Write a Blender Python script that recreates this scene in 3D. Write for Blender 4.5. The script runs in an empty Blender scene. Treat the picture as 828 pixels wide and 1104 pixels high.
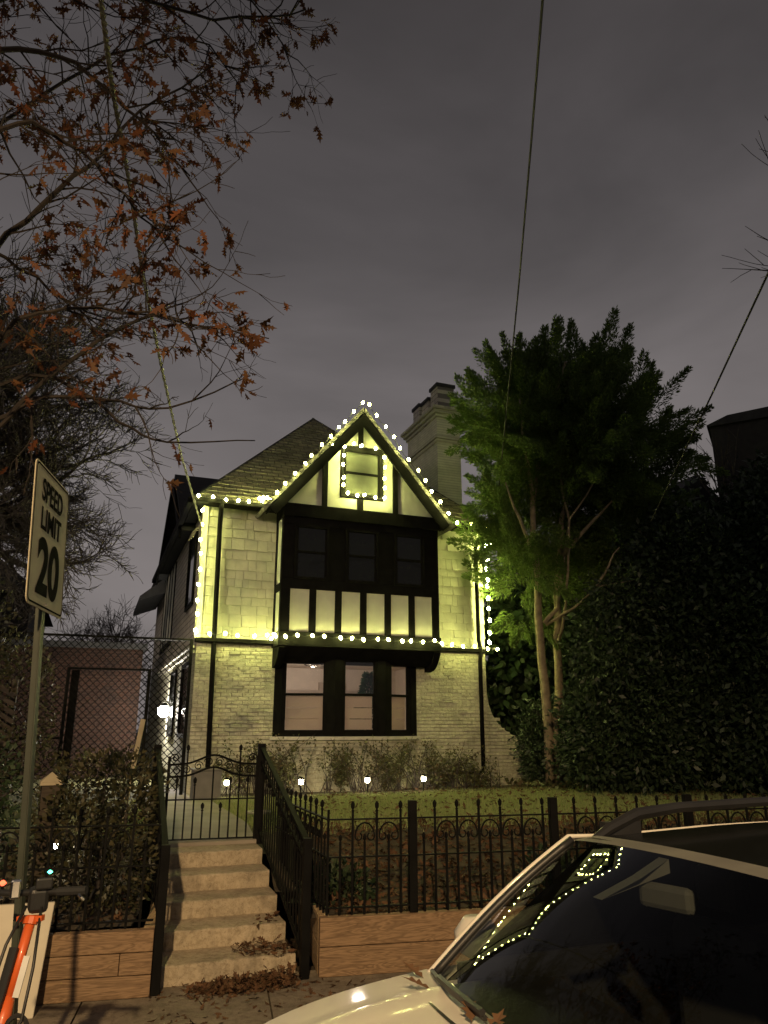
import bpy, math, random
import numpy as np
from mathutils import Vector, Matrix
random.seed(7); rng = np.random.default_rng(7)
scene = bpy.context.scene
col = scene.collection
R = math.radians

# ------------------------------------------------------------------ camera
F, IW, IH = 800.0, 828, 1104
PITCH, PSI = R(16.2), R(12)
CAM = Vector((0, 0, 1.95))
fh = Vector((math.sin(PSI), math.cos(PSI), 0)); RT = Vector((math.cos(PSI), -math.sin(PSI), 0)); UP = Vector((0, 0, 1))
FW = fh * math.cos(PITCH) + UP * math.sin(PITCH); CU = UP * math.cos(PITCH) - fh * math.sin(PITCH)
def ray(x, y): return RT * ((x - IW / 2) / F) - CU * ((y - IH / 2) / F) + FW
def at(x, y, d): return CAM + ray(x, y) * d           # a surveyed point: photo direction and distance
def on_z(x, y, z):
    r = ray(x, y); return CAM + r * ((z - CAM.z) / r.z)
cd = bpy.data.cameras.new('camera'); cam = bpy.data.objects.new('camera', cd); col.objects.link(cam)
cam.matrix_world = Matrix((( RT.x, CU.x, -FW.x, CAM.x), (RT.y, CU.y, -FW.y, CAM.y), (RT.z, CU.z, -FW.z, CAM.z), (0, 0, 0, 1)))
cd.sensor_fit = 'VERTICAL'; cd.sensor_height = 36; cd.lens = F / IH * 36; cd.clip_end = 2000; cd.clip_start = 0.05
scene.camera = cam

# ------------------------------------------------------------------ materials
class NT:
    def __init__(s, name):
        s.m = bpy.data.materials.new(name); s.m.use_nodes = True
        s.t = s.m.node_tree; s.b = s.t.nodes['Principled BSDF']; s.out = s.t.nodes['Material Output']
    def n(s, typ, **kw):
        nd = s.t.nodes.new(typ)
        for k, v in kw.items():
            if k in nd.inputs.keys() if isinstance(k, str) else False: nd.inputs[k].default_value = v
            else: setattr(nd, k, v)
        return nd
    def l(s, a, b): s.t.links.new(a, b)
def c4(c): return (c[0], c[1], c[2], 1)
def ramp(nt, fac, stops):
    r = nt.n('ShaderNodeValToRGB')
    while len(r.color_ramp.elements) < len(stops): r.color_ramp.elements.new(.5)
    for e, (p, c) in zip(r.color_ramp.elements, stops): e.position = p; e.color = c4(c)
    nt.l(fac, r.inputs['Fac']); return r
def plain(name, c, rough=.6, metal=0, var=.15, scale=6, bump=.0, bscale=40, coat=0, spec=.5):
    nt = NT(name); b = nt.b
    tc = nt.n('ShaderNodeTexCoord'); no = nt.n('ShaderNodeTexNoise'); no.inputs['Scale'].default_value = scale; no.inputs['Detail'].default_value = 5
    nt.l(tc.outputs['Object'], no.inputs['Vector'])
    r = ramp(nt, no.outputs['Fac'], [(.3, [x * (1 - var) for x in c]), (.7, [min(1, x * (1 + var)) for x in c])])
    nt.l(r.outputs['Color'], b.inputs['Base Color'])
    b.inputs['Roughness'].default_value = rough; b.inputs['Metallic'].default_value = metal
    b.inputs['Specular IOR Level'].default_value = spec
    if coat: b.inputs['Coat Weight'].default_value = coat; b.inputs['Coat Roughness'].default_value = .09
    if bump:
        n2 = nt.n('ShaderNodeTexNoise'); n2.inputs['Scale'].default_value = bscale; n2.inputs['Detail'].default_value = 6
        nt.l(tc.outputs['Object'], n2.inputs['Vector'])
        bp = nt.n('ShaderNodeBump'); bp.inputs['Strength'].default_value = bump; bp.inputs['Distance'].default_value = .01
        nt.l(n2.outputs['Fac'], bp.inputs['Height']); nt.l(bp.outputs['Normal'], b.inputs['Normal'])
    return nt.m
def stained(name, c, sc=2.6):
    """stone or concrete with blotches, fine grain, hairline cracks and specks"""
    nt = NT(name); b = nt.b; tc = nt.n('ShaderNodeTexCoord')
    def noise(scale, det, ro=.6, dis=0):
        no = nt.n('ShaderNodeTexNoise'); no.inputs['Scale'].default_value = scale; no.inputs['Detail'].default_value = det; no.inputs['Roughness'].default_value = ro; no.inputs['Distortion'].default_value = dis
        nt.l(tc.outputs['Object'], no.inputs['Vector']); return no
    def mul(a, bb):
        mx = nt.n('ShaderNodeMix', data_type='RGBA', blend_type='MULTIPLY'); mx.inputs['Factor'].default_value = 1; nt.l(a, mx.inputs[6]); nt.l(bb, mx.inputs[7]); return mx.outputs[2]
    n1 = noise(sc, 8, .68, .5); n2 = noise(sc * 9, 6, .7); n3 = noise(90, 3)
    r1 = ramp(nt, n1.outputs['Fac'], [(.33, [x * .62 for x in c]), (.5, c), (.68, [min(1, x * 1.2) for x in c])])
    r2 = ramp(nt, n2.outputs['Fac'], [(.32, (.66, .64, .60)), (.55, (1, 1, 1))])
    r3 = ramp(nt, n3.outputs['Fac'], [(.30, (.6, .6, .6)), (.42, (1, 1, 1))])
    vo = nt.n('ShaderNodeTexVoronoi', feature='DISTANCE_TO_EDGE'); vo.inputs['Scale'].default_value = sc * .45
    wa = nt.n('ShaderNodeVectorMath', operation='ADD'); ws = nt.n('ShaderNodeVectorMath', operation='SCALE'); ws.inputs['Scale'].default_value = .35; nt.l(n1.outputs['Color'], ws.inputs[0]); nt.l(tc.outputs['Object'], wa.inputs[0]); nt.l(ws.outputs[0], wa.inputs[1]); nt.l(wa.outputs[0], vo.inputs['Vector'])
    r4 = ramp(nt, vo.outputs['Distance'], [(.0, (.62, .6, .56)), (.004, (1, 1, 1))])
    col_ = mul(mul(mul(r1.outputs['Color'], r2.outputs['Color']), r3.outputs['Color']), r4.outputs['Color']); nt.l(col_, b.inputs['Base Color'])
    b.inputs['Roughness'].default_value = .85; b.inputs['Specular IOR Level'].default_value = .25
    bp = nt.n('ShaderNodeBump'); bp.inputs['Strength'].default_value = .6; bp.inputs['Distance'].default_value = .012; nt.l(n2.outputs['Fac'], bp.inputs['Height']); nt.l(bp.outputs['Normal'], b.inputs['Normal'])
    return nt.m
def bricks(name, c1, c2, mort, axis='x', w=.215, h=.072, ms=.008, bump=.6, dist=.012, rough=.75, grime=.25, zs=1.0, off=.5, wob=.01):
    nt = NT(name); b = nt.b
    tc = nt.n('ShaderNodeTexCoord'); sp = nt.n('ShaderNodeSeparateXYZ'); cb = nt.n('ShaderNodeCombineXYZ')
    wn = nt.n('ShaderNodeTexNoise'); wn.inputs['Scale'].default_value = 5
    nt.l(tc.outputs['Object'], wn.inputs['Vector'])
    ws = nt.n('ShaderNodeVectorMath', operation='SCALE'); nt.l(wn.outputs['Color'], ws.inputs[0]); ws.inputs['Scale'].default_value = wob
    wa = nt.n('ShaderNodeVectorMath', operation='ADD'); nt.l(tc.outputs['Object'], wa.inputs[0]); nt.l(ws.outputs[0], wa.inputs[1])
    nt.l(wa.outputs[0], sp.inputs[0])
    nt.l(sp.outputs['X' if axis == 'x' else 'Y'], cb.inputs['X'])
    mz = nt.n('ShaderNodeMath', operation='MULTIPLY'); mz.inputs[1].default_value = zs; nt.l(sp.outputs['Z'], mz.inputs[0]); nt.l(mz.outputs[0], cb.inputs['Y'])
    bt = nt.n('ShaderNodeTexBrick', offset=off)
    for k, v in (('Color1', c4(c1)), ('Color2', c4(c2)), ('Mortar', c4(mort)), ('Scale', 1), ('Mortar Size', ms), ('Mortar Smooth', .4), ('Brick Width', w), ('Row Height', h), ('Bias', 0)):
        bt.inputs[k].default_value = v
    nt.l(cb.outputs[0], bt.inputs['Vector'])
    no = nt.n('ShaderNodeTexNoise'); no.inputs['Scale'].default_value = 2.2; no.inputs['Detail'].default_value = 8; no.inputs['Roughness'].default_value = .7
    nt.l(tc.outputs['Object'], no.inputs['Vector'])
    rr = ramp(nt, no.outputs['Fac'], [(.3, (1 - grime,) * 3), (.62, (1, 1, 1))])
    mx = nt.n('ShaderNodeMix', data_type='RGBA', blend_type='MULTIPLY'); mx.inputs['Factor'].default_value = 1
    nt.l(bt.outputs['Color'], mx.inputs[6]); nt.l(rr.outputs['Color'], mx.inputs[7]); nt.l(mx.outputs[2], b.inputs['Base Color'])
    b.inputs['Roughness'].default_value = rough; b.inputs['Specular IOR Level'].default_value = .3
    n2 = nt.n('ShaderNodeTexNoise'); n2.inputs['Scale'].default_value = 30; n2.inputs['Detail'].default_value = 6
    nt.l(tc.outputs['Object'], n2.inputs['Vector'])
    m2 = nt.n('ShaderNodeMath', operation='MULTIPLY_ADD'); m2.inputs[1].default_value = .6
    inv = nt.n('ShaderNodeMath', operation='SUBTRACT'); inv.inputs[0].default_value = 1; nt.l(bt.outputs['Fac'], inv.inputs[1])
    nt.l(n2.outputs['Fac'], m2.inputs[0]); nt.l(inv.outputs[0], m2.inputs[2])
    bp = nt.n('ShaderNodeBump'); bp.inputs['Strength'].default_value = bump; bp.inputs['Distance'].default_value = dist
    nt.l(m2.outputs[0], bp.inputs['Height']); nt.l(bp.outputs['Normal'], b.inputs['Normal'])
    return nt.m
def leafmat(name, cols, rough=.55, spec=.4, transl=.25):
    nt = NT(name); b = nt.b
    g = nt.n('ShaderNodeNewGeometry')
    k = len(cols); r = ramp(nt, g.outputs['Random Per Island'], [(i / (k - 1), c) for i, c in enumerate(cols)])
    nt.l(r.outputs['Color'], b.inputs['Base Color']); b.inputs['Roughness'].default_value = rough; b.inputs['Specular IOR Level'].default_value = spec
    tr = nt.n('ShaderNodeBsdfTranslucent'); nt.l(r.outputs['Color'], tr.inputs['Color'])
    ms = nt.n('ShaderNodeMixShader'); ms.inputs[0].default_value = transl
    nt.l(b.outputs[0], ms.inputs[1]); nt.l(tr.outputs[0], ms.inputs[2]); nt.l(ms.outputs[0], nt.out.inputs['Surface'])
    return nt.m
def emit(name, c, s):
    nt = NT(name); b = nt.b
    b.inputs['Base Color'].default_value = c4(c); b.inputs['Emission Color'].default_value = c4(c); b.inputs['Emission Strength'].default_value = s
    return nt.m
def glass(name, tint, refl=.045, rough=.02):
    nt = NT(name)
    tr = nt.n('ShaderNodeBsdfTransparent'); tr.inputs['Color'].default_value = c4(tint)
    gl = nt.n('ShaderNodeBsdfGlossy'); gl.inputs['Roughness'].default_value = rough
    lw = nt.n('ShaderNodeLayerWeight'); lw.inputs['Blend'].default_value = .5
    p5 = nt.n('ShaderNodeMath', operation='POWER'); p5.inputs[1].default_value = 5; nt.l(lw.outputs['Facing'], p5.inputs[0])
    fr = nt.n('ShaderNodeMath', operation='MULTIPLY_ADD'); fr.inputs[1].default_value = .94; fr.inputs[2].default_value = refl; nt.l(p5.outputs[0], fr.inputs[0])
    ms = nt.n('ShaderNodeMixShader'); nt.l(fr.outputs[0], ms.inputs[0]); nt.l(tr.outputs[0], ms.inputs[1]); nt.l(gl.outputs[0], ms.inputs[2])
    nt.l(ms.outputs[0], nt.out.inputs['Surface']); return nt.m
def wood(name, c1, c2, axis='x', rough=.75):
    nt = NT(name); b = nt.b
    tc = nt.n('ShaderNodeTexCoord'); mp = nt.n('ShaderNodeMapping')
    mp.inputs['Scale'].default_value = (1.0, 7, 9) if axis == 'x' else (7, 1.0, 9)
    oi = nt.n('ShaderNodeObjectInfo'); ad = nt.n('ShaderNodeVectorMath', operation='ADD')
    sc = nt.n('ShaderNodeMath', operation='MULTIPLY'); sc.inputs[1].default_value = 37; nt.l(oi.outputs['Random'], sc.inputs[0])
    nt.l(tc.outputs['Object'], ad.inputs[0]); nt.l(sc.outputs[0], ad.inputs[1]); nt.l(ad.outputs[0], mp.inputs['Vector'])
    no = nt.n('ShaderNodeTexNoise'); no.inputs['Scale'].default_value = 1.6; no.inputs['Detail'].default_value = 3; no.inputs['Distortion'].default_value = 1.2
    nt.l(mp.outputs[0], no.inputs['Vector'])
    wv = nt.n('ShaderNodeMath', operation='MULTIPLY'); wv.inputs[1].default_value = 16; nt.l(no.outputs['Fac'], wv.inputs[0])
    fr = nt.n('ShaderNodeMath', operation='PINGPONG'); fr.inputs[1].default_value = 1; nt.l(wv.outputs[0], fr.inputs[0])
    n3 = nt.n('ShaderNodeTexNoise'); n3.inputs['Scale'].default_value = 12; n3.inputs['Detail'].default_value = 6; nt.l(mp.outputs[0], n3.inputs['Vector'])
    av = nt.n('ShaderNodeMath', operation='MULTIPLY_ADD'); av.inputs[1].default_value = .6; nt.l(n3.outputs['Fac'], av.inputs[0])
    h2 = nt.n('ShaderNodeMath', operation='MULTIPLY'); h2.inputs[1].default_value = .5; nt.l(fr.outputs[0], h2.inputs[0]); nt.l(h2.outputs[0], av.inputs[2])
    r = ramp(nt, av.outputs[0], [(.2, c2), (.75, c1)])
    nt.l(r.outputs['Color'], b.inputs['Base Color']); b.inputs['Roughness'].default_value = rough; b.inputs['Specular IOR Level'].default_value = .3
    bp = nt.n('ShaderNodeBump'); bp.inputs['Strength'].default_value = .35; bp.inputs['Distance'].default_value = .006
    nt.l(av.outputs[0], bp.inputs['Height']); nt.l(bp.outputs['Normal'], b.inputs['Normal'])
    return nt.m
M = {}
PAINT = (.53, .52, .39); PAINT2 = (.52, .515, .40)
M['brick'] = bricks('painted_brick', PAINT, (.58, .57, .43), (.34, .33, .25), 'x', bump=.9, dist=.02, grime=.35)
M['brick_side'] = bricks('painted_brick_side', PAINT, (.58, .57, .43), (.34, .33, .25), 'y')
M['shingle'] = plain('painted_shingle', PAINT2, .75, var=.18, scale=3, bump=.5, bscale=25)
M['siding'] = bricks('painted_siding', (.62, .57, .50), (.54, .50, .43), (.20, .18, .16), 'y', w=.35, h=.13, ms=.012)
M['stucco'] = plain('cream_stucco', (.52, .52, .44), .85, var=.05, bump=.25, bscale=60)
M['timber'] = plain('black_timber', (.008, .0078, .007), .75, var=.3, bump=.2, spec=.04)
M['trim'] = plain('cream_trim', (.55, .53, .44), .6)
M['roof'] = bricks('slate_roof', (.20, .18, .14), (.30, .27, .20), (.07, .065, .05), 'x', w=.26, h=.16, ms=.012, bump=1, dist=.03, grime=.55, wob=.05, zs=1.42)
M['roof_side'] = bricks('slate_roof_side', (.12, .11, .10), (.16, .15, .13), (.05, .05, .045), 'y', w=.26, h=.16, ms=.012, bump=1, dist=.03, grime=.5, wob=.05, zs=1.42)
M['dark_glass'] = plain('dark_pane', (.008, .009, .007), .05, var=.1, spec=.3)
M['blind_glass'] = plain('shaded_pane', (.13, .135, .10), .12, var=.1)
M['glass'] = glass('clear_pane', (.97, .96, .95))
M['iron'] = plain('black_iron', (.007, .007, .0068), .6, var=.3, bump=.15, bscale=80, spec=.08)
M['room'] = plain('room_wall', (.62, .54, .46), .9, var=.04)
M['blind'] = leafmat('pale_blind', [(.66, .58, .50), (.70, .62, .54)], .9, .1, .55)
M['chrome'] = plain('polished_metal', (.7, .7, .7), .15, metal=1)
nt = NT('warm_bulb'); nt.b.inputs['Base Color'].default_value = (1, 1, .5, 1); nt.b.inputs['Emission Color'].default_value = (.98, 1.0, .29, 1)
oi = nt.n('ShaderNodeObjectInfo'); mr = nt.n('ShaderNodeMapRange'); mr.inputs['To Min'].default_value = 75; mr.inputs['To Max'].default_value = 175; nt.l(oi.outputs['Random'], mr.inputs['Value']); nt.l(mr.outputs[0], nt.b.inputs['Emission Strength']); M['bulb'] = nt.m
M['bulb_bright'] = emit('bright_warm_bulb', (.98, 1.0, .29), 190)
M['wire_dark'] = plain('cable_dark', (.03, .03, .028), .6)
M['wire_pale'] = plain('cable_pale', (.28, .26, .18), .6, var=.4, scale=30)
M['lantern_glow'] = emit('lantern_glow', (1, .92, .80), 480)
M['path_glow'] = emit('path_lamp_glow', (1, .86, .58), 70)
M['concrete'] = plain('concrete', (.30, .265, .22), .85, var=.22, scale=1.8, bump=.5, bscale=60)
M['sidewalk'] = stained('sidewalk_concrete', (.25, .215, .165), 1.6)
M['step'] = stained('sandstone_step', (.46, .39, .285))
M['asphalt'] = plain('asphalt', (.05, .05, .05), .85, var=.25, scale=20, bump=.5, bscale=120)
M['soil'] = plain('soil', (.060, .045, .028), .95, var=.4, scale=4, bump=.9, bscale=25)
M['turf'] = plain('turf', (.12, .115, .045), .95, var=.35, scale=3, bump=.9, bscale=40)
M['grass'] = leafmat('grass_blades', [(.29, .38, .12), (.38, .42, .19), (.23, .33, .10), (.48, .46, .25)], .6, .3, .3)
M['plank'] = wood('cedar_plank', (.31, .205, .12), (.145, .092, .053))
M['plank_side'] = wood('cedar_plank_side', (.50, .36, .21), (.30, .20, .11), 'y')
M['bark'] = plain('bark', (.06, .05, .042), .9, var=.4, scale=12, bump=.8, bscale=30)
M['bark_pale'] = plain('pale_bark', (.30, .24, .16), .85, var=.35, scale=9, bump=.9, bscale=25)
M['bark_oak'] = plain('oak_bark', (.030, .023, .018), .9, var=.3, scale=12, bump=.8, bscale=30)
M['oak_leaf'] = leafmat('oak_leaf', [(.14, .06, .027), (.10, .045, .023), (.18, .085, .034), (.08, .038, .02), (.20, .068, .03), (.11, .055, .028)], .6, .3, .35)
M['fallen'] = leafmat('fallen_leaf', [(.13, .068, .036), (.09, .048, .027), (.17, .095, .05), (.065, .038, .022)], .75, .2, .1)
M['cypress'] = leafmat('cypress_spray', [(.12, .19, .05), (.165, .245, .06), (.095, .15, .04), (.21, .27, .08)], .6, .3, .4)
M['holly'] = leafmat('glossy_leaf', [(.028, .050, .022), (.048, .075, .034), (.018, .033, .015), (.07, .095, .052), (.024, .040, .022)], .42, .35, .08)
M['shrub_leaf'] = leafmat('shrub_leaf', [(.09, .10, .035), (.13, .13, .05), (.06, .07, .025), (.15, .10, .045)], .55, .4, .2)
M['dim_leaf'] = leafmat('dim_bush_leaf', [(.035, .04, .016), (.06, .055, .024), (.022, .026, .012), (.10, .085, .04), (.03, .03, .015)], .5, .4, .15)
M['ivy'] = leafmat('ground_leaf', [(.10, .11, .05), (.16, .15, .08), (.06, .07, .03), (.18, .14, .08)], .5, .4, .1)
M['car_paint'] = plain('cream_car_paint', (.74, .70, .61), .5, var=.03, coat=.6)
M['black_plastic'] = plain('black_plastic', (.02, .02, .02), .45, var=.2)
M['rubber'] = plain('tyre_rubber', (.02, .02, .02), .8)
M['car_glass'] = glass('tinted_windscreen', (.55, .58, .55))
M['car_glass_dark'] = plain('privacy_glass', (.01, .01, .01), .05)
M['gloss_black'] = plain('gloss_black_roof', (.012, .012, .011), .22, coat=.4)
M['seat_cloth'] = plain('seat_cloth', (.03, .03, .032), .9)
M['mirror_shell'] = plain('grey_shell', (.13, .13, .125), .5)
M['alloy'] = plain('alloy', (.5, .5, .5), .3, metal=1)
M['lamp_red'] = plain('red_lens', (.35, .02, .02), .2); M['lamp_clear'] = plain('clear_lens', (.6, .6, .58), .1)
M['orange'] = plain('orange_paint', (.72, .13, .03), .4, var=.08, coat=.3)
M['white_tape'] = plain('white_sticker', (.6, .6, .58), .5)
M['led_green'] = emit('green_led', (.1, 1, .6), 6); M['led_red'] = emit('red_led', (1, .12, .05), 3)
M['sign_white'] = plain('sign_sheeting', (.55, .50, .36), .7, var=.08, scale=5, spec=.2)
M['sign_black'] = plain('sign_ink', (.008, .008, .008), .95, spec=.05)
M['post_green'] = plain('painted_post', (.035, .042, .028), .55, var=.25)
M['board'] = plain('cream_board', (.62, .57, .45), .6, var=.06)
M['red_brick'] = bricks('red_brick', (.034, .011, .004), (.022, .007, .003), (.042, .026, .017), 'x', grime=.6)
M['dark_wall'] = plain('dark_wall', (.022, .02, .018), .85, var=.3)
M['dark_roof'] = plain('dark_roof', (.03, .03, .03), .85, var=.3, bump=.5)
M['util'] = plain('grey_enamel', (.17, .165, .145), .55)
M['brown_post'] = wood('weathered_post', (.07, .055, .04), (.04, .03, .022)); M['cap'] = plain('pale_cap', (.42, .36, .24), .7)
M['xmas'] = leafmat('fir_needles', [(.02, .05, .03), (.035, .075, .04)], .7, .2, .1)
M['hose'] = plain('pale_hose', (.45, .45, .36), .5)

# ------------------------------------------------------------------ mesh helpers
class MB:
    def __init__(s): s.v = []; s.f = []
    def add(s, vs, fs):
        o = len(s.v); s.v += [tuple(p) for p in vs]; s.f += [tuple(i + o for i in f) for f in fs]; return s
    def box(s, a, b, rz=0, piv=None):
        x0, y0, z0 = a; x1, y1, z1 = b
        vs = [Vector(p) for p in ((x0, y0, z0), (x1, y0, z0), (x1, y1, z0), (x0, y1, z0), (x0, y0, z1), (x1, y0, z1), (x1, y1, z1), (x0, y1, z1))]
        if rz:
            c = Vector(piv) if piv else (vs[0] + vs[6]) / 2; m = Matrix.Rotation(rz, 3, 'Z'); vs = [m @ (v - c) + c for v in vs]
        return s.add(vs, [(0, 3, 2, 1), (4, 5, 6, 7), (0, 1, 5, 4), (1, 2, 6, 5), (2, 3, 7, 6), (3, 0, 4, 7)])
    def beam(s, p, q, w, t, up=(0, 0, 1)):               # box bar from p to q; w across, t along 'up'
        p, q = Vector(p), Vector(q); d = (q - p).normalized(); u = Vector(up); u = (u - d * u.dot(d)).normalized(); n = d.cross(u)
        vs = [c + n * (a * w / 2) + u * (b * t / 2) for c in (p, q) for a, b in ((-1, -1), (1, -1), (1, 1), (-1, 1))]
        return s.add(vs, [(0, 1, 2, 3), (7, 6, 5, 4), (0, 4, 5, 1), (1, 5, 6, 2), (2, 6, 7, 3), (3, 7, 4, 0)])
    def tube(s, pts, r, n=6, cap=True):
        pts = [Vector(p) for p in pts]; k = len(pts)
        rs = r if isinstance(r, (list, tuple)) else [r] * k
        t = (pts[1] - pts[0]).normalized(); u = t.orthogonal().normalized(); vs = []
        for i in range(k):
            t = (pts[min(i + 1, k - 1)] - pts[max(i - 1, 0)]); t = t.normalized() if t.length > 1e-9 else Vector((0, 0, 1))
            u = (u - t * u.dot(t)); u = u.normalized() if u.length > 1e-6 else t.orthogonal().normalized(); w = t.cross(u)
            for j in range(n):
                a = 2 * math.pi * j / n; vs.append(pts[i] + (u * math.cos(a) + w * math.sin(a)) * rs[i])
        fs = [(i * n + j, i * n + (j + 1) % n, (i + 1) * n + (j + 1) % n, (i + 1) * n + j) for i in range(k - 1) for j in range(n)]
        if cap: fs += [tuple(range(n - 1, -1, -1)), tuple(range((k - 1) * n, k * n))]
        return s.add(vs, fs)
    def lathe(s, c, prof, n=12):                          # prof: (radius, z) from bottom to top
        c = Vector(c); vs = [c + Vector((r * math.cos(2 * math.pi * j / n), r * math.sin(2 * math.pi * j / n), z)) for r, z in prof for j in range(n)]
        k = len(prof)
        fs = [(i * n + j, i * n + (j + 1) % n, (i + 1) * n + (j + 1) % n, (i + 1) * n + j) for i in range(k - 1) for j in range(n)]
        fs += [tuple(range(n - 1, -1, -1)), tuple(range((k - 1) * n, k * n))]
        return s.add(vs, fs)
    def prism(s, poly, d):                                # poly: 3D points, d: extrusion vector
        poly = [Vector(p) for p in poly]; d = Vector(d); n = len(poly)
        nrm = Vector((0, 0, 0))
        for i in range(n): nrm += poly[i].cross(poly[(i + 1) % n])
        if nrm.dot(d) > 0: poly = poly[::-1]
        return s.add(poly + [p + d for p in poly], [tuple(range(n)), tuple(range(2 * n - 1, n - 1, -1))] + [(i, i + n, (i + 1) % n + n, (i + 1) % n) for i in range(n)])
    def grid(s, fn, nu, nv):
        vs = [fn(i / nu, j / nv) for j in range(nv + 1) for i in range(nu + 1)]
        return s.add(vs, [(j * (nu + 1) + i, j * (nu + 1) + i + 1, (j + 1) * (nu + 1) + i + 1, (j + 1) * (nu + 1) + i) for j in range(nv) for i in range(nu)])
    def build(s, name, mat, parent=None, smooth=False, bevel=0):
        me = bpy.data.meshes.new(name); me.from_pydata([tuple(v) for v in s.v], [], s.f); me.materials.append(M[mat] if isinstance(mat, str) else mat)
        if smooth: me.polygons.foreach_set('use_smooth', [True] * len(me.polygons))
        me.update(); o = bpy.data.objects.new(name, me); col.objects.link(o)
        if parent: o.parent = parent
        if bevel:
            b = o.modifiers.new('bevel', 'BEVEL'); b.width = bevel; b.segments = 2; b.limit_method = 'ANGLE'
        return o
def tag(o, label, cat, group=None, kind=None):
    if label: o['label'] = label
    if cat: o['category'] = cat
    if group: o['group'] = group
    if kind: o['kind'] = kind
    return o
def structure(o): o['kind'] = 'structure'; return o
def thing(name, label, cat, loc=(0, 0, 0), rz=0, group=None):
    o = bpy.data.objects.new(name, None); col.objects.link(o); o.location = loc; o.rotation_euler = (0, 0, rz); o.empty_display_size = .2
    return tag(o, label, cat, group)
def np_mesh(name, V, mat, parent=None):
    """V: (faces, k, 3) array, one loose k-gon per row"""
    V = np.asarray(V, dtype=np.float32); nf, k, _ = V.shape
    me = bpy.data.meshes.new(name); me.vertices.add(nf * k); me.vertices.foreach_set('co', V.reshape(-1))
    me.loops.add(nf * k); me.loops.foreach_set('vertex_index', np.arange(nf * k, dtype=np.int32))
    me.polygons.add(nf); me.polygons.foreach_set('loop_start', np.arange(0, nf * k, k, dtype=np.int32)); me.polygons.foreach_set('loop_total', np.full(nf, k, dtype=np.int32))
    me.materials.append(M[mat]); me.update(calc_edges=True); me.validate()
    o = bpy.data.objects.new(name, me); col.objects.link(o)
    if parent: o.parent = parent
    return o
def unit(a): return a / np.maximum(np.linalg.norm(a, axis=-1, keepdims=True), 1e-9)
def leaves(P, size, asp=.5, d=None, spread=1.0, var=.35):
    """kite-shaped leaves at P (n,3); d: preferred direction (n,3)"""
    n = len(P); r = unit(rng.normal(size=(n, 3)))
    a = unit((d if d is not None else 0) + spread * r)
    b = unit(np.cross(a, unit(rng.normal(size=(n, 3))))); nn = np.cross(a, b)
    s = (size * (1 + var * rng.uniform(-1, 1, n)))[:, None]
    return np.stack([P, P + a * s * .5 + b * s * asp * .5 + nn * s * .06, P + a * s, P + a * s * .5 - b * s * asp * .5 + nn * s * .06], 1)
OAK = [(0, 0), (.10, .03), (.22, .16), (.30, .06), (.45, .27), (.52, .08), (.68, .22), (.74, .07), (1, 0), (.74, -.07), (.68, -.22), (.52, -.08), (.45, -.27), (.30, -.06), (.22, -.16), (.10, -.03)]
def oak_leaves(P, size, d=None, spread=1.0, flat=False):
    n = len(P); r = unit(rng.normal(size=(n, 3)))
    if flat: r[:, 2] *= .25; r = unit(r)
    a = unit((d if d is not None else 0) + spread * r)
    nr = rng.normal(size=(n, 3))
    if flat: nr = nr * .45 + np.array([0, 0, 1.])
    b = unit(np.cross(a, unit(nr))); nn = np.cross(a, b)
    s = size * rng.uniform(.65, 1.25, n); cu = rng.uniform(-.5, .6, n)
    out = []
    for x, y in OAK:
        out.append(P + a * (s * x)[:, None] + b * (s * y)[:, None] + nn * (s * (cu * x * x + .5 * abs(y)))[:, None])
    return np.stack(out, 1)

# ================================================================== SETTING
HA = R(9); HUv = Vector((math.cos(HA), math.sin(HA), 0)); HVv = Vector((-math.sin(HA), math.cos(HA), 0)); HD = 15.062
LZ = .72
def hw(u, v, z): return HUv * u + HVv * (HD + v) + UP * z
def stair_x(y): return -.125 * (y - 6.85)
def gz(x, y):
    """yard height"""
    t = min(1, max(0, (y - 7.0) / 3.2)); t = t * t * (3 - 2 * t)
    return .40 + (LZ - .40) * t
structure(MB().add([(-400, -400, -.35), (400, -400, -.35), (400, 400, -.35), (-400, 400, -.35)], [(0, 1, 2, 3)]).build('ground', 'soil'))
structure(MB().box((-60, -12, -.34), (60, 4.0, -.12)).build('road', 'asphalt'))
kb = MB()
for i in range(-8, 10): kb.box((i * 2.4 + .004, 4.0, -.3), (i * 2.4 + 2.396, 4.15, 0.0))
structure(kb.build('kerb', 'concrete', bevel=.015))
sw = MB()
for i in range(-12, 14):
    for (y0, y1) in ((4.156, 5.52), (5.532, 7.0)):
        x = i * 1.36 - .88
        sw.add([(x + .006 + (.0), y0, random.uniform(-.004, .003)), (x + 1.354, y0, random.uniform(-.004, .003)), (x + 1.354, y1, random.uniform(-.003, .003)), (x + .006, y1, random.uniform(-.003, .003))], [(0, 1, 2, 3)])
structure(sw.build('sidewalk', 'sidewalk'))
structure(MB().box((-60, 4.15, -.3), (60, 7.2, -.02)).build('sidewalk_base', 'soil'))
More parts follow.
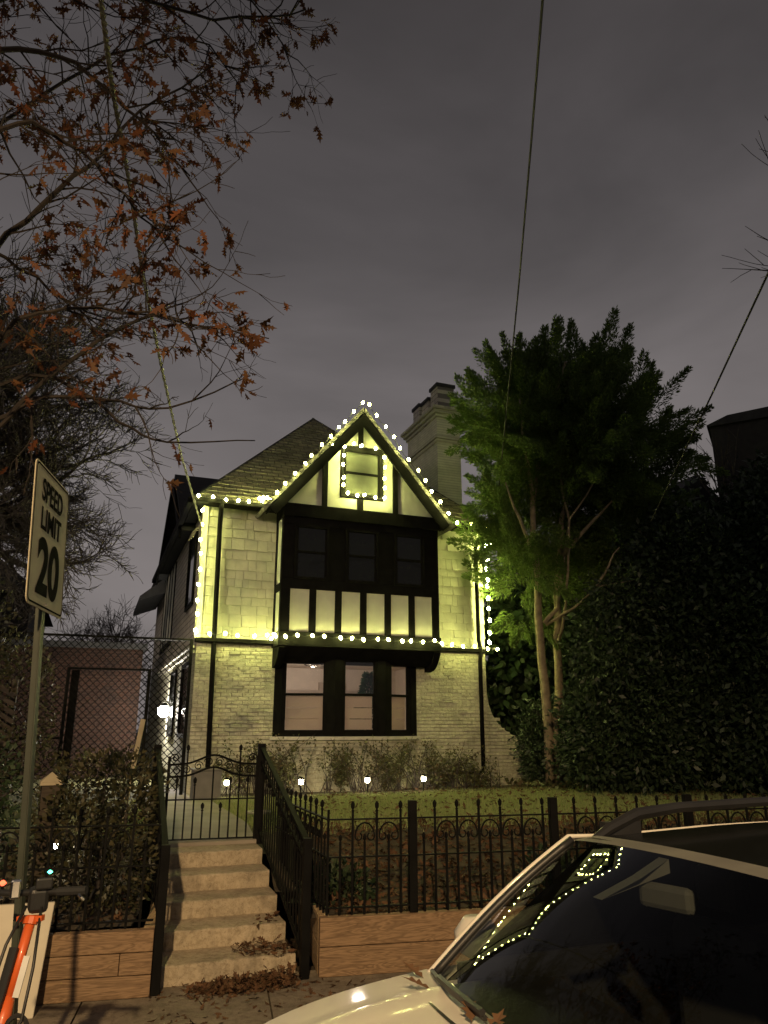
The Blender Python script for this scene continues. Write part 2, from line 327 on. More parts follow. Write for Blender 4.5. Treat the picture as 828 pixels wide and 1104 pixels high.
# yard
xs = list(np.arange(-40, -6, 4.)) + list(np.arange(-6, 14, .2)) + list(np.arange(14, 42, 4.))
ys = list(np.arange(6.98, 17, .2)) + list(np.arange(17, 80, 4.))
vs = []; fs = []; fb_ = []
for y in ys:
    for x in xs: vs.append((x, y, gz(x, y) + (random.uniform(-.012, .012) if y < 17 and -6 < x < 14 else 0)))
nx = len(xs)
for j in range(len(ys) - 1):
    for i in range(nx - 1):
        xm = (xs[i] + xs[i + 1]) / 2; ym = (ys[j] + ys[j + 1]) / 2
        if ym < 9.0 and -.36 + stair_x(ym) - .12 < xm < .70 + stair_x(ym) + .12: continue
        (fs if ym > 10.0 else fb_).append((j * nx + i, j * nx + i + 1, (j + 1) * nx + i + 1, (j + 1) * nx + i))
structure(MB().add(vs, fs).build('yard', 'turf')); structure(MB().add(vs, fb_).build('garden_bank', 'soil'))
def flat_poly(name, pts, z, mat, h=.05):
    return structure(MB().prism([(p[0], p[1], z - h) for p in pts], (0, 0, h)).build(name, mat))
flat_poly('path', [(-.62, 8.9), (.47, 9.03), (.42, 10.6), (-.02, 13.5), (-.5, 16.5), (-1.5, 16.5), (-1.0, 13.2), (-.62, 10.6)], LZ + .035, 'concrete')
bed = [hw(2.2, -.02, 0), hw(9.8, -.02, 0), hw(9.8, -1.0, 0), hw(6, -1.1, 0), hw(3.5, -.95, 0), hw(2.2, -1.0, 0)]
flat_poly('flower_bed', bed, LZ + .03, 'soil')
# grass
def in_path(P):
    x, y = P[:, 0], P[:, 1]; r = np.where(y < 10.6, .45, .42 - (y - 10.6) * .152)
    return (x > r - 1.15) & (x < r + .02)
n = 110000
P = np.stack([rng.uniform(-1.2, 13, n), rng.uniform(9.6, 17.0, n) , np.zeros(n)], 1)
dens = np.clip((P[:, 1] - 9.6) / 1.3, .05, 1)
uu = P[:, 0] * HUv.x + P[:, 1] * HUv.y; vv = P[:, 0] * HVv.x + P[:, 1] * HVv.y - HD
keep = (rng.uniform(0, 1, n) < dens) & ~in_path(P) & (vv < -.95 + .08 * np.sin(uu * 3))
P = P[keep]; P[:, 2] = [gz(x, y) for x, y in P[:, :2]]
m = len(P); a = rng.uniform(0, 6.28, m); hgt = rng.uniform(.03, .10, m); w = .006
dx = np.stack([np.cos(a), np.sin(a), 0 * a], 1); ln = rng.normal(size=(m, 3)) * .02; ln[:, 2] = 0
tag(np_mesh('lawn_grass', np.stack([P - dx * w, P + dx * w, P + ln + np.stack([0 * hgt, 0 * hgt, hgt], 1)], 1), 'grass'), 'short green lawn between the iron fence and the house', 'grass', kind='stuff')

# leaf litter on the bank behind the fence and over the lawn
def litter(n, fx, fy, size, zf, flat=True): 
    P = np.stack([fx(n), fy(n), np.zeros(n)], 1); P[:, 2] = [zf(x, y) + random.uniform(.004, .03) for x, y in P[:, :2]]; return P
Pb = litter(9500, lambda n: rng.uniform(1.0, 8.5, n), lambda n: 7.0 + 3.6 * rng.uniform(0, 1, n) ** 1.25, .09, gz)
Pl = litter(1500, lambda n: rng.uniform(1.0, 11, n), lambda n: rng.uniform(10, 15.6, n), .09, lambda x, y: gz(x, y) + .05)
Pw = litter(700, lambda n: rng.uniform(-4.5, -.6, n), lambda n: rng.uniform(7.0, 10, n), .09, gz)
tag(np_mesh('bank_leaves', oak_leaves(np.concatenate([Pb, Pl, Pw]), .10, flat=True), 'fallen'), 'brown fallen leaves covering the bank behind the iron fence', 'leaves', kind='stuff')
# ivy ground cover under the right hand trees
Pi = np.stack([rng.uniform(6.2, 13, 5200), rng.uniform(13.2, 17, 5200), np.full(5200, LZ + .03)], 1)
Pi = Pi[(Pi[:, 1] > 14.9 - .12 * (Pi[:, 0] - 6) + rng.normal(0, .25, len(Pi)))]
Pi[:, 2] += rng.uniform(0, .10, len(Pi))
tag(np_mesh('ground_cover', leaves(Pi, .10, .8, np.array([0, -.3, .3])), 'ivy'), 'pale leafy ground cover around the feet of the right hand tree', 'ground cover', kind='stuff')

# ================================================================== STEPS, WALLS, RAILINGS
SA = math.atan(.125)
st = thing('stone_steps', 'worn sandstone steps climbing from the sidewalk to the iron gate', 'steps', (.17, 6.88, 0), SA)
for k in range(5):
    y0 = k * .42
    b = MB(); n = 22; y1 = y0 + .50 if k < 4 else 2.35; zt = .144 * (k + 1); zb = .144 * k - (.02 if k else .1); rows = []
    wob = [random.gauss(0, .006) for _ in range(n + 1)]; wz = [random.gauss(0, .003) for _ in range(n + 1)]; sk = random.uniform(-.012, .012)
    for i in range(n + 1):
        x = -.56 + 1.12 * i / n; yy = y0 + wob[i] + sk * (i / n - .5) * 2; chip = .03 if random.random() < .09 else .012
        rows.append([(x, yy + .004, zb), (x, yy + random.uniform(-.004, .004), (zb + zt) / 2), (x, yy, zt - chip * .9 + wz[i]), (x, yy + chip * .4, zt - .006 + wz[i]), (x, yy + chip * 1.3, zt + wz[i]), (x, y0 + .2, zt + random.uniform(-.004, .003)), (x, y1, zt), (x, y1, zb)])
    m_ = len(rows[0])
    b.add([p for r_ in rows for p in r_], [(i * m_ + a, (i + 1) * m_ + a, (i + 1) * m_ + a + 1, i * m_ + a + 1) for i in range(n) for a in range(m_ - 1)] + [tuple(range(m_ - 1, -1, -1)), tuple(n * m_ + a for a in range(m_))])
    b.build('step', 'step', st)
def timber_wall(label, x0, x1, y, rows, ret, hgt, splits):
    t = thing('timber_retaining_wall', label, 'retaining wall', (x0, y, 0), 0, 'timber retaining walls along the sidewalk')
    L = x1 - x0; ph = hgt / rows
    for k in range(rows):
        xs_ = [0] + [s for s in splits[k]] + [L]
        for a, b in zip(xs_[:-1], xs_[1:]):
            MB().box((a + .002, random.uniform(-.004, .004), ph * k + .003), (b - .002, .09, ph * (k + 1) - .003)).build('plank', 'plank', t, bevel=.006)
    if ret is not None:
        side, ln = ret
        for k in range(rows):
            xb = L if side > 0 else 0
            MB().box((min(xb, xb - side * .09), .094, ph * k + .003), (max(xb, xb - side * .09), ln, ph * (k + 1) - .003)).build('return_plank', 'plank_side', t, bevel=.006)
    return t
timber_wall('timber retaining wall left of the steps, behind the orange scooter', -6.0, -.40, 6.60, 3, (1, 2.3), .46, [(2.0, 3.6), (1.2, 5.36), (2.8,)])
timber_wall('timber retaining wall right of the steps, under the iron fence', .90, 10.0, 6.78, 2, (-1, 2.2), .44, [(2.9, 5.4), (1.7, 4.4)])

def finial(b, x, y, z, s=1):
    b.lathe((x, y, z), [(.006 * s, 0), (.017 * s, .012 * s), (.008 * s, .026 * s), (.019 * s, .045 * s), (.021 * s, .075 * s), (.006 * s, .10 * s)], 6)
def scroll(b, cx, y, cz, r, side, turns=1.4, rad=.006, axis=0):
    pts = []
    for i in range(22):
        t = i / 21; a = t * turns * 2 * math.pi; rr = r * (1 - .75 * t)
        p = Vector((cx + side * rr * math.cos(a), y, cz + rr * math.sin(a))); pts.append(p)
    b.tube(pts, rad, 4)
def picket_run(t, p0, p1, z0, first_tall=True):
    """p0,p1: (x,y) local; rails, pickets and scrolls between two points"""
    p0, p1 = Vector((*p0, 0)), Vector((*p1, 0)); L = (p1 - p0).length; d = (p1 - p0).normalized()
    for zz in (.05, .44, .74):
        MB().beam(p0 + UP * (z0 + zz), p1 + UP * (z0 + zz), .030, .012).build('rail', 'iron', t)
    n = max(1, int(round(L / .105)))
    for i in range(1, n):
        p = p0 + d * (L * i / n); tall = (i % 2 == 0) if first_tall else (i % 2 == 1)
        top = z0 + (.80 if tall else .55); b = MB()
        b.beam((p.x, p.y, z0 - .01), (p.x, p.y, top), .018, .018, up=(1, 0, 0)); finial(b, p.x, p.y, top - .005, .9 if tall else .75)
        b.build('picket', 'iron', t)
        if tall and i + 2 <= n:
            q = p + d * (L / n); b = MB(); pts = []
            for k in range(13):
                a = math.pi * k / 12; pts.append(q - d * (.085 * math.cos(a)) + UP * (z0 + .60 + .11 * math.sin(a)))
            for s_ in (-1, 1):
                e = q + d * (s_ * .055) + UP * (z0 + .60); hook = [e + d * (s_ * .03 * math.cos(a)) - UP * (.03 * math.sin(a)) for a in np.linspace(0, 4.2, 10)]
                b.tube(hook, .0085, 4)
            b.tube(pts, .0085, 4); b.build('scrollwork', 'iron', t)
fz = .445
fr = thing('iron_fence', 'black wrought iron fence with finials on the right timber wall', 'fence', (0, 0, fz))
posts = [(.965, 6.85), (1.71, 6.84), (3.05, 6.86), (4.45, 6.88), (5.85, 6.90), (7.25, 6.92)]
for i, p in enumerate(posts):
    if i: MB().box((p[0] - .035, p[1] - .035, -.005), (p[0] + .035, p[1] + .035, .885)).build('post', 'iron', fr, bevel=.004)
MB().box((.955, 6.84, 0), (.975, 6.86, .82)).build('corner_bar', 'iron', fr)
for a, b in zip(posts[:-1], posts[1:]): picket_run(fr, a, b, 0)
picket_run(fr, (.965, 6.86), (.68, 9.05), 0)
fl = thing('iron_fence', 'low dark iron fence on the left timber wall before the bush', 'fence', (0, 0, .46))
pl = [(-.42, 6.68), (-1.75, 6.68), (-3.1, 6.68)]
for p in pl[1:]: MB().box((p[0] - .03, p[1] - .03, 0), (p[0] + .03, p[1] + .03, .86)).build('post', 'iron', fl)
for a, b in zip(pl[:-1], pl[1:]): picket_run(fl, a, b, 0)

def railing(label, x, sgn):
    t = thing('stair_railing', label, 'railing', (.17, 6.88, 0), SA, 'black iron stair railings')
    y0, y1, h = -.15, 2.2, 1.03; zt = .72
    MB().box((x - .035, y0 - .035, 0), (x + .035, y0 + .035, h + .02)).build('post', 'iron', t, bevel=.004)
    MB().box((x - .04, y1 - .04, zt - .02), (x + .04, y1 + .04, zt + h + .02)).build('post', 'iron', t, bevel=.004)
    for off, w in ((h - .01, .05), (h - .17, .028), (.14, .028)):
        MB().beam((x, y0, off), (x, y1, zt + off), w, .022).build('rail', 'iron', t)
    n = 20
    for i in range(1, n):
        f = i / n; y = y0 + (y1 - y0) * f; z = zt * f; b = MB()
        b.beam((x, y, z + .13), (x, y, z + h - .01), .014, .014, up=(1, 0, 0))
        if i % 2: b.lathe((x, y, z + .78), [(.006, 0), (.02, .02), (.022, .035), (.006, .06)], 6)
        b.build('baluster', 'iron', t)
    return t
railing('black iron stair railing on the right of the steps, seen at an angle', .60, 1)
railing('black iron stair railing on the left of the steps, seen end on', -.56, -1)

gt = thing('iron_gate', 'black iron garden gate with scrolled arched top above the steps', 'gate', (-.04, 9.1, LZ), R(3))
def arch(x): return .10 * math.exp(-(x / .22) ** 2 * 1.2)
for off, r in ((.83, .012), (.70, .012)):
    MB().tube([(x, 0, off + arch(x)) for x in np.linspace(-.49, .49, 25)], r, 6).build('arched_rail', 'iron', gt)
for z in (.05, .46): MB().beam((-.49, 0, z), (.49, 0, z), .03, .014).build('rail', 'iron', gt)
for x in (-.49, .49): MB().beam((x, 0, .02), (x, 0, .92), .03, .03, up=(1, 0, 0)).build('stile', 'iron', gt)
for i in range(1, 10):
    x = -.49 + .098 * i; tall = i in (2, 5, 8); top = (.95 if i in (2, 8) else .78) if tall else (.60 if i % 2 else .33); b = MB()
    if i == 5: top = .70 + arch(x)
    b.beam((x, 0, .05), (x, 0, top), .017, .017, up=(1, 0, 0))
    if i != 5: finial(b, x, 0, top, .95)
    b.build('picket', 'iron', gt)
for cx, s_ in ((-.40, 1), (-.30, -1), (-.17, 1), (-.06, -1), (.06, 1), (.17, -1), (.30, 1), (.40, -1)):
    b = MB(); scroll(b, cx, 0, .765 + arch(cx) , .052, s_, 1.5); b.build('scroll', 'iron', gt)
for s_ in (-1, 1):
    b = MB(); scroll(b, s_ * .43, 0, .90, .05, s_, 1.2, .009); b.build('scroll', 'iron', gt)

# leaf pile on steps
n = 900; tt = rng.uniform(0, 1, n) ** .8
P = np.stack([.68 - .75 * tt ** 1.2 + rng.normal(0, .07, n), 6.73 + rng.normal(0, .09, n) - .12 * tt * rng.uniform(0, 1, n), np.abs(rng.normal(0, .05, n)) * (1 - tt) + .006], 1)
n2 = 110; P2 = np.stack([rng.uniform(.25, .68, n2), rng.uniform(6.9, 7.25, n2), .15 + np.abs(rng.normal(0, .03, n2))], 1); P2[:, 0] += (rng.uniform(0, 1, n2) > .6) * .05
n3 = 18; P3 = np.stack([rng.uniform(.4, .64, n3), rng.uniform(7.34, 7.65, n3), .295 + np.abs(rng.normal(0, .02, n3))], 1)
n4 = 150; P4 = np.stack([rng.uniform(-.4, 1.6, n4), rng.uniform(5.9, 6.72, n4), np.full(n4, .006)], 1)
tag(np_mesh('leaf_pile', oak_leaves(np.concatenate([P, P2, P3, P4]), .072, flat=True), 'fallen'), 'drift of dry brown leaves at the bottom right of the steps', 'leaves', kind='stuff')

# ================================================================== HOUSE
hs = thing('brick_house', 'cream painted brick Tudor house with black timbers, edged in string lights', 'house', HVv * HD, HA)
U0, U1, ZB, ZE = 1.83, 8.23, 3.62, 6.38
bayP = [(3.42, 0), (4.58, -.36), (5.66, -.36), (6.52, 0)]
b = MB()
b.box((U0, 0, .2), (3.42, .3, ZB)); b.box((6.52, 0, .2), (7.15, .05, ZB)); b.box((7.151, 0, .2), (U1, .3, ZB)); b.box((3.42, .02, 3.40), (6.52, .3, ZB))
b.prism([(p[0], p[1], .2) for p in bayP] + [(6.52, .3, .2), (3.42, .3, .2)], (0, 0, 1.515))
def lay(b, a, c, z0, z1, nrm, ok=None):
    """individually laid bricks proud of the wall line a->c"""
    a = Vector((*a, 0)); c = Vector((*c, 0)); L = (c - a).length; d = (c - a) / L; nn = Vector((*nrm, 0)); rowi = 0; z = z0
    while z < z1 - .03:
        h = min(.0615, z1 - z - .004); x = -(.11 if rowi % 2 else 0) + random.uniform(-.01, .01)
        while x < L - .02:
            x0 = max(0, x); x1 = min(L, x + .205 + random.uniform(-.012, .006))
            if x1 - x0 > .04 and (ok is None or ok((a + d * ((x0 + x1) / 2)).x, z + h / 2)):
                e = abs(random.gauss(.008, .0045)) + (random.random() < .012) * .025; dz = random.uniform(-.003, .003); tl = random.gauss(0, .003)
                f = [a + d * x0 + UP * (z + dz), a + d * x1 + UP * (z + dz), a + d * x1 + UP * (z + h + dz), a + d * x0 + UP * (z + h + dz)]
                q = .005
                g = [f[0] + nn * (e + tl) + d * q + UP * q, f[1] + nn * (e - tl) - d * q + UP * q, f[2] + nn * (e - tl) - d * q - UP * q, f[3] + nn * (e + tl) + d * q - UP * q]
                b.add(f + g, [(4, 5, 6, 7), (0, 1, 5, 4), (1, 2, 6, 5), (2, 3, 7, 6), (3, 0, 4, 7)])
            x += .218
        z += .0735; rowi += 1
bk = MB()
lay(bk, (U0, 0), (3.42, 0), .70, ZB - .055, (0, -1)); lay(bk, (6.52, 0), (U1 - .002, 0), .70, ZB - .055, (0, -1))
for i in range(3):
    d_ = (Vector(bayP[i + 1]) - Vector(bayP[i])).normalized(); lay(bk, bayP[i], bayP[i + 1], .70, 1.70, (d_.y, -d_.x))
M['paint_coat'] = stained('brick_paint', [x * 1.08 for x in PAINT], 1.5)
bk.build('wall_bricks', 'paint_coat', hs)
for i in range(26):
    u = random.choice((random.uniform(2.3, 3.2), random.uniform(6.7, 7.9))); z = .9 + .072 * random.randint(0, 34)
    b.box((u, -.02 - random.random() * .02, z), (u + .19, .01, z + .06))
b.build('wall', 'brick', hs)
MB().box((U0, .302, .2), (2.13, 11.5, ZB)).build('side_wall', 'brick_side', hs)
MB().box((U1 - .3, .302, .2), (U1, 11.5, ZE)).build('side_wall', 'siding', hs)
MB().box((U0, .302, ZB + .002), (2.13, 11.5, ZE)).build('upper_side_wall', 'siding', hs)
MB().box((2.14, 11.2, .2), (7.92, 11.5, ZE)).build('rear_wall', 'siding', hs)
# upper shingled walls
MB().box((U0, .06, ZB + .002), (3.36, .3, ZE)).build('upper_wall', 'shingle', hs); MB().box((6.84, .06, ZB + .002), (U1, .3, ZE)).build('upper_wall', 'shingle', hs)
for (u0, u1) in ((U0, 3.34), (6.87, U1 + .02)):
    b = MB(); z = ZB + .04
    while z < ZE - .05:
        h = random.choice((.20, .24, .22, .17)); u = u0
        while u < u1 - .02:
            w = min(random.uniform(.12, .36), u1 - u)
            if u1 - (u + w) < .06: w = u1 - u
            dz = random.uniform(-.012, .012); t = random.uniform(.03, .06)
            b.add([(u + .003, .055 - t, z + dz), (u + w - .003, .055 - t, z + dz), (u + w - .003, .055, z + dz), (u + .003, .055, z + dz),
                   (u + .003, .04, z + h + .03), (u + w - .003, .04, z + h + .03), (u + w - .003, .06, z + h + .03), (u + .003, .06, z + h + .03)],
                  [(0, 3, 2, 1), (4, 5, 6, 7), (0, 1, 5, 4), (1, 2, 6, 5), (2, 3, 7, 6), (3, 0, 4, 7)])
            u += w
        z += h
    b.build('shingle_cladding', 'shingle', hs)
MB().box((U0 - .03, -.16, ZB - .05), (3.34, .05, ZB + .02)).build('belt_course', 'timber', hs); MB().box((6.86, -.16, ZB - .05), (U1 + .03, .05, ZB + .02)).build('belt_course', 'timber', hs)
MB().box((U0 - .05, -.03, ZB + .03), (U0 + .07, .03, ZE - .03)).build('corner_board', 'trim', hs)
# wing wall
cv = [(8.215, 3.55), (8.215, 2.7), (8.26, 2.42), (8.34, 2.22), (8.45, 2.06), (8.60, 1.92), (8.76, 1.82), (8.95, 1.76), (9.25, 1.74), (9.25, .2), (8.215, .2)]
wg = MB().prism([(u + .018, -.004, z) for u, z in cv], (0, .26, 0)).build('wing_wall', 'brick', hs)
def in_wing(u, z):
    if u + .12 > 9.25: return False
    x = u - .14
    for (a, za), (c, zc) in zip(cv[:8], cv[1:9]):
        if c > a and a <= x <= c: return z + .13 < za + (zc - za) * (x - a) / (c - a)
    return x < 8.215 and z < 2.5 and u < 8.215
wb = MB(); lay(wb, (8.24, -.004), (9.25, -.004), .70, 2.4, (0, -1), in_wing); wb.build('wing_bricks', 'paint_coat', wg)

def sash_window(u0, u1, z0, z1, v, pane, parent=hs, fw=.055, rz=0, mid=.5, o=None, depth=.08):
    """double-hung window as a part: frame holder + two sub-parts"""
    pu, pv = (u0, v) if o is None else o
    w = u1 - u0; h = z1 - z0
    f = MB()
    f.box((0, -.02, 0), (fw, depth, h)).box((w - fw, -.02, 0), (w, depth, h)).box((fw, -.02, 0), (w - fw, depth, fw)).box((fw, -.02, h - fw), (w - fw, depth, h))
    wo = f.build('window', 'timber', parent); wo.location = (pu, pv, z0); wo.rotation_euler = (0, 0, rz)
    zm = h * mid
    s = MB(); s.box((fw, .0, zm - .025), (w - fw, .05, zm + .025))
    s.box((fw, .005, fw), (fw + .03, .045, zm - .025)).box((w - fw - .03, .005, fw), (w - fw, .045, zm - .025)).box((fw, .005, zm + .025), (fw + .03, .045, h - fw)).box((w - fw - .03, .005, zm + .025), (w - fw, .045, h - fw))
    s.build('sash', 'timber', wo)
    p = MB(); p.box((fw + .03, .022, fw), (w - fw - .03, .028, zm - .025)); p.box((fw + .03, .022, zm + .025), (w - fw - .03, .028, h - fw)); p.build('pane', pane, wo)
    return wo
# lower bay window
for i in range(3):
    a, c = Vector((*bayP[i], 0)), Vector((*bayP[i + 1], 0)); d = c - a; L = d.length; ang = math.atan2(d.y, d.x)
    fb = MB(); fb.box((0, -.01, 0), (.15, .14, 1.62)).box((L - .15, -.01, 0), (L, .14, 1.62)).box((.15, -.01, 0), (L - .15, .14, .07)).box((.15, -.01, 1.54), (L - .15, .14, 1.62))
    fo = fb.build('bay_frame', 'timber', hs); fo.location = (a.x, a.y, 1.78); fo.rotation_euler = (0, 0, ang)
    un = d.normalized(); pos = a + un * .15 + Vector((-un.y, un.x, 0)) * .03
    wo = sash_window(0, L - .30, 1.85, 3.32, 0, 'glass', o=(pos.x, pos.y), rz=ang, mid=.505)
    bl = MB(); bl.box((.09, .075, .06), (L - .39, .085, .262)).box((.09, .078, .275), (L - .39, .088, .482)).box((.09, .075, .495), (L - .39, .085, .725)); bl.build('blind', 'blind', wo)
MB().prism([(p[0] + dx, p[1] - .07, 1.715) for p, dx in zip(bayP, (-.06, -.02, .02, .06))] + [(6.58, .02, 1.715), (3.36, .02, 1.715)], (0, 0, .062)).build('window_sill', 'trim', hs)
# room behind it
b = MB(); b.box((2.2, 4.4, .95), (7.9, 4.5, 3.5)).box((2.14, .31, .95), (2.24, 4.4, 3.5)).box((7.8, .31, .95), (7.9, 4.4, 3.5)).box((2.2, .31, .9), (7.9, 4.4, .95)).box((2.2, .31, 3.46), (7.9, 4.4, 3.5))
b.build('living_room', 'room', hs)
b = MB(); b.box((3.2, 4.30, 2.2), (7.0, 4.38, 2.9)); b.box((5.6, 4.28, .97), (6.3, 4.39, 3.1)); b.build('wall_panelling', 'blind', hs)
# oriel
ou0, ou1, ov = 3.35, 6.85, -.55
b = MB(); b.box((ou0 + .02, ov + .04, 3.78), (ou1 - .02, .06, 6.2)); b.build('oriel_wall', 'stucco', hs)
tb = MB()
tb.box((ou0 - .02, ov - .06, 6.16), (ou1 + .02, .05, 6.44))                 # head beam
tb.box((ou0, ov - .015, 6.0), (ou1, ov + .06, 6.16))
tb.box((ou0 - .02, ov - .035, 3.50), (ou1 + .02, .05, 3.79))               # bottom beam
tb.box((ou0, ov, 4.66), (ou1, ov + .05, 4.86))                              # beam under windows
for u0, u1 in ((ou0, 3.60), (4.34, 4.70), (5.44, 5.80), (6.52, ou1)): tb.box((u0, ov, 4.86), (u1, ov + .05, 6.0))
pw, pp = .40, .546; pu = [3.55 + pp * i for i in range(6)]
edges = [ou0] + [x for p in pu for x in (p, p + pw)] + [ou1]
for a, c in zip(edges[::2], edges[1::2]): tb.box((a, ov, 3.79), (c, ov + .05, 4.66))
for s_, uu_ in ((-1, ou0), (1, ou1)):                                       # returns
    x0, x1 = (uu_ - .005, uu_ + .03) if s_ < 0 else (uu_ - .03, uu_ + .005)
    tb.box((x0, ov + .052, 4.62), (x1, .04, 4.78)); tb.box((x0, -.05, 3.79), (x1, .055, 4.62)); tb.box((x0, -.05, 4.78), (x1, .055, 6.16))
    tb.box((x0, ov + .052, 3.79), (x1, ov + .10, 4.62)); tb.box((x0, ov + .052, 4.78), (x1, ov + .10, 6.16))
tb.build('oriel_timber', 'timber', hs, bevel=.006)
pf = MB()
for p in pu:
    for (a, c, z0, z1) in ((p, p + .014, 3.80, 4.655), (p + pw - .014, p + pw, 3.80, 4.655), (p + .014, p + pw - .014, 4.641, 4.655), (p + .014, p + pw - .014, 3.80, 3.814)):
        pf.box((a, ov + .025, z0), (c, ov + .045, z1))
pf.build('panel_bead', 'trim', hs)
for u0, u1 in ((3.60, 4.34), (4.70, 5.44), (5.80, 6.52)): sash_window(u0, u1, 4.86, 6.0, ov - .01, 'dark_glass', fw=.05, mid=.5, depth=.055)
# cove under the oriel
prof = [(.0, 3.495)] + [(-.03 - .50 * math.sin(t) ** 1.3 , 3.22 + .275 * (1 - math.cos(t))) for t in np.linspace(0, math.pi / 2, 8)] + [(ov - .02, 3.495)]
prof = [(0.0, 3.20)] + [(-.08 - .47 * (i / 7) ** .7, 3.20 + .29 * (i / 7) ** 1.8) for i in range(8)] + [(ov, 3.498), (0, 3.498)]
MB().prism([(ou0 + .03, v, z) for v, z in prof], (ou1 - ou0 - .06, 0, 0)).build('oriel_cove', 'timber', hs)
for uu_ in (ou0 + .0, ou1 - .14): MB().prism([(uu_, v - .03, z - .10 * (1 - i / 10)) for i, (v, z) in enumerate(prof)], (.14, 0, 0)).build('bracket', 'timber', hs)
# gable
gc, gap, gf0, gf1, gz0 = 5.02, 8.62, 3.0, 7.04, 6.24
gs = (gap - gz0) / (gc - gf0)
gv = ov + .02
MB().prism([(gc - (gap - .1 - 6.44) / gs, gv, 6.44), (gc + (gap - .1 - 6.44) / gs, gv, 6.44), (gc, gv, gap - .1)], (0, .15, 0)).build('gable_wall', 'stucco', hs)
tb = MB(); tv0, tv1 = ov - .02, gv - .001
def gtop(u): return gap - .14 - abs(u - gc) * gs
for u0, u1 in ((4.16, 4.28), (5.78, 5.90)):
    tb.prism([(u0, tv0, 6.445), (u1, tv0, 6.445), (u1, tv0, gtop(u1)), (u0, tv0, gtop(u0))], (0, .038, 0))
tb.box((gc - .07, tv0, 6.445), (gc + .07, tv1, 6.70)); tb.box((gc - .06, tv0, 7.86), (gc + .06, tv1, gap - .2))
tb.box((gc - .62, tv0, 7.84), (gc + .62, tv1, 7.90))
tb.build('gable_timber', 'timber', hs, bevel=.005)
sash_window(4.56, 5.54, 6.70, 7.84, ov - .03, 'blind_glass', fw=.09, mid=.5, depth=.045)
bb = MB()
for s_ in (-1, 1):
    foot = gf0 if s_ < 0 else gf1
    top, low = Vector((gc, ov - .22, gap)), Vector((foot, ov - .22, gz0))
    d = (low - top).normalized(); nn = Vector((d.z * s_, 0, -d.x * s_)); nn = nn if nn.z > 0 else -nn
    o = MB().prism([top - UP * .30, top + UP * .0, low + nn * .0, low - nn * .19], (0, .05, 0)); bbo = o.build('barge_board', 'timber', hs)
    # roof slab of the gable
    t2 = top + nn * .02; l2 = low + nn * .02 + d * .10
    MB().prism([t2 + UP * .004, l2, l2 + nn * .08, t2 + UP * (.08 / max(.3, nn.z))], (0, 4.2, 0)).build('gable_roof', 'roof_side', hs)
    sf = MB().prism([top - UP * .03 + Vector((0, .052, 0)), low - nn * .02 + Vector((0, .052, 0)), low - nn * .045 + Vector((0, .052, 0)), top - UP * .07 + Vector((0, .052, 0))], (0, .4, 0)); sf.build('soffit', 'timber', hs)
# main hip roof, laid in courses
eL, eR, eF, eB = 1.55, 8.52, -.32, 12.0; pk = (5.03, 3.55, 10.22); pk2 = (5.03, 8.4, 10.22)
def hip_face(name, a, bq, ca, cb, mat, nrow):
    """eave a->b, top ca->cb (equal for a triangle)"""
    a, bq, ca, cb = map(Vector, (a, bq, ca, cb)); m = MB(); nrm = (bq - a).cross(ca - a).normalized()
    if nrm.z < 0: nrm = -nrm
    for i in range(nrow):
        f0, f1 = i / nrow, (i + 1) / nrow
        p, q, r_, s2 = a.lerp(ca, f0), bq.lerp(cb, f0), bq.lerp(cb, f1), a.lerp(ca, f1)
        segs = max(1, int((q - p).length / .5))
        for k in range(segs):
            g0, g1 = k / segs, (k + 1) / segs; e = random.uniform(.022, .042); sl = random.uniform(-.02, .02); dn = (p - s2).normalized() * sl
            A, B, C_, D = p.lerp(q, g0), p.lerp(q, g1), s2.lerp(r_, g1), s2.lerp(r_, g0)
            m.add([A + nrm * e + dn, B + nrm * e + dn, C_ + nrm * .004, D + nrm * .004, A + dn - nrm * .02, B + dn - nrm * .02], [(0, 1, 2, 3), (4, 5, 1, 0), (0, 3, 4), (1, 5, 2)])
    return m.build(name, mat, hs)
c00, c10, c01, c11 = (eL, eF, ZE + .04), (eR, eF, ZE + .04), (eL, eB, ZE + .04), (eR, eB, ZE + .04)
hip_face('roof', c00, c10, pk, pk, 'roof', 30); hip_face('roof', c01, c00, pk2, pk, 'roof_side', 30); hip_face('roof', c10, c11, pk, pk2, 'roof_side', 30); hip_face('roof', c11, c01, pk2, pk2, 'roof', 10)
MB().box((eL + .02, eF + .02, ZE - .02), (eR - .02, eB - .02, ZE + .03)).build('eave_soffit', 'timber', hs)
# hip and ridge caps
MB().tube([c00, pk], .035, 5).tube([c10, pk], .035, 5).tube([pk, pk2], .05, 5).build('ridge_cap', 'dark_roof', hs)
# gutters
MB().box((eL - .03, eF - .10, ZE - .06), (3.08, eF, ZE + .04)).build('gutter', 'timber', hs, bevel=.02); g = MB(); g.box((6.98, eF - .10, ZE - .06), (eR + .03, eF, ZE + .04)); g.build('gutter', 'timber', hs, bevel=.02)
MB().box((eL - .12, eF, ZE - .08), (eL - .005, 9.0, ZE + .05)).build('gutter', 'timber', hs, bevel=.02)
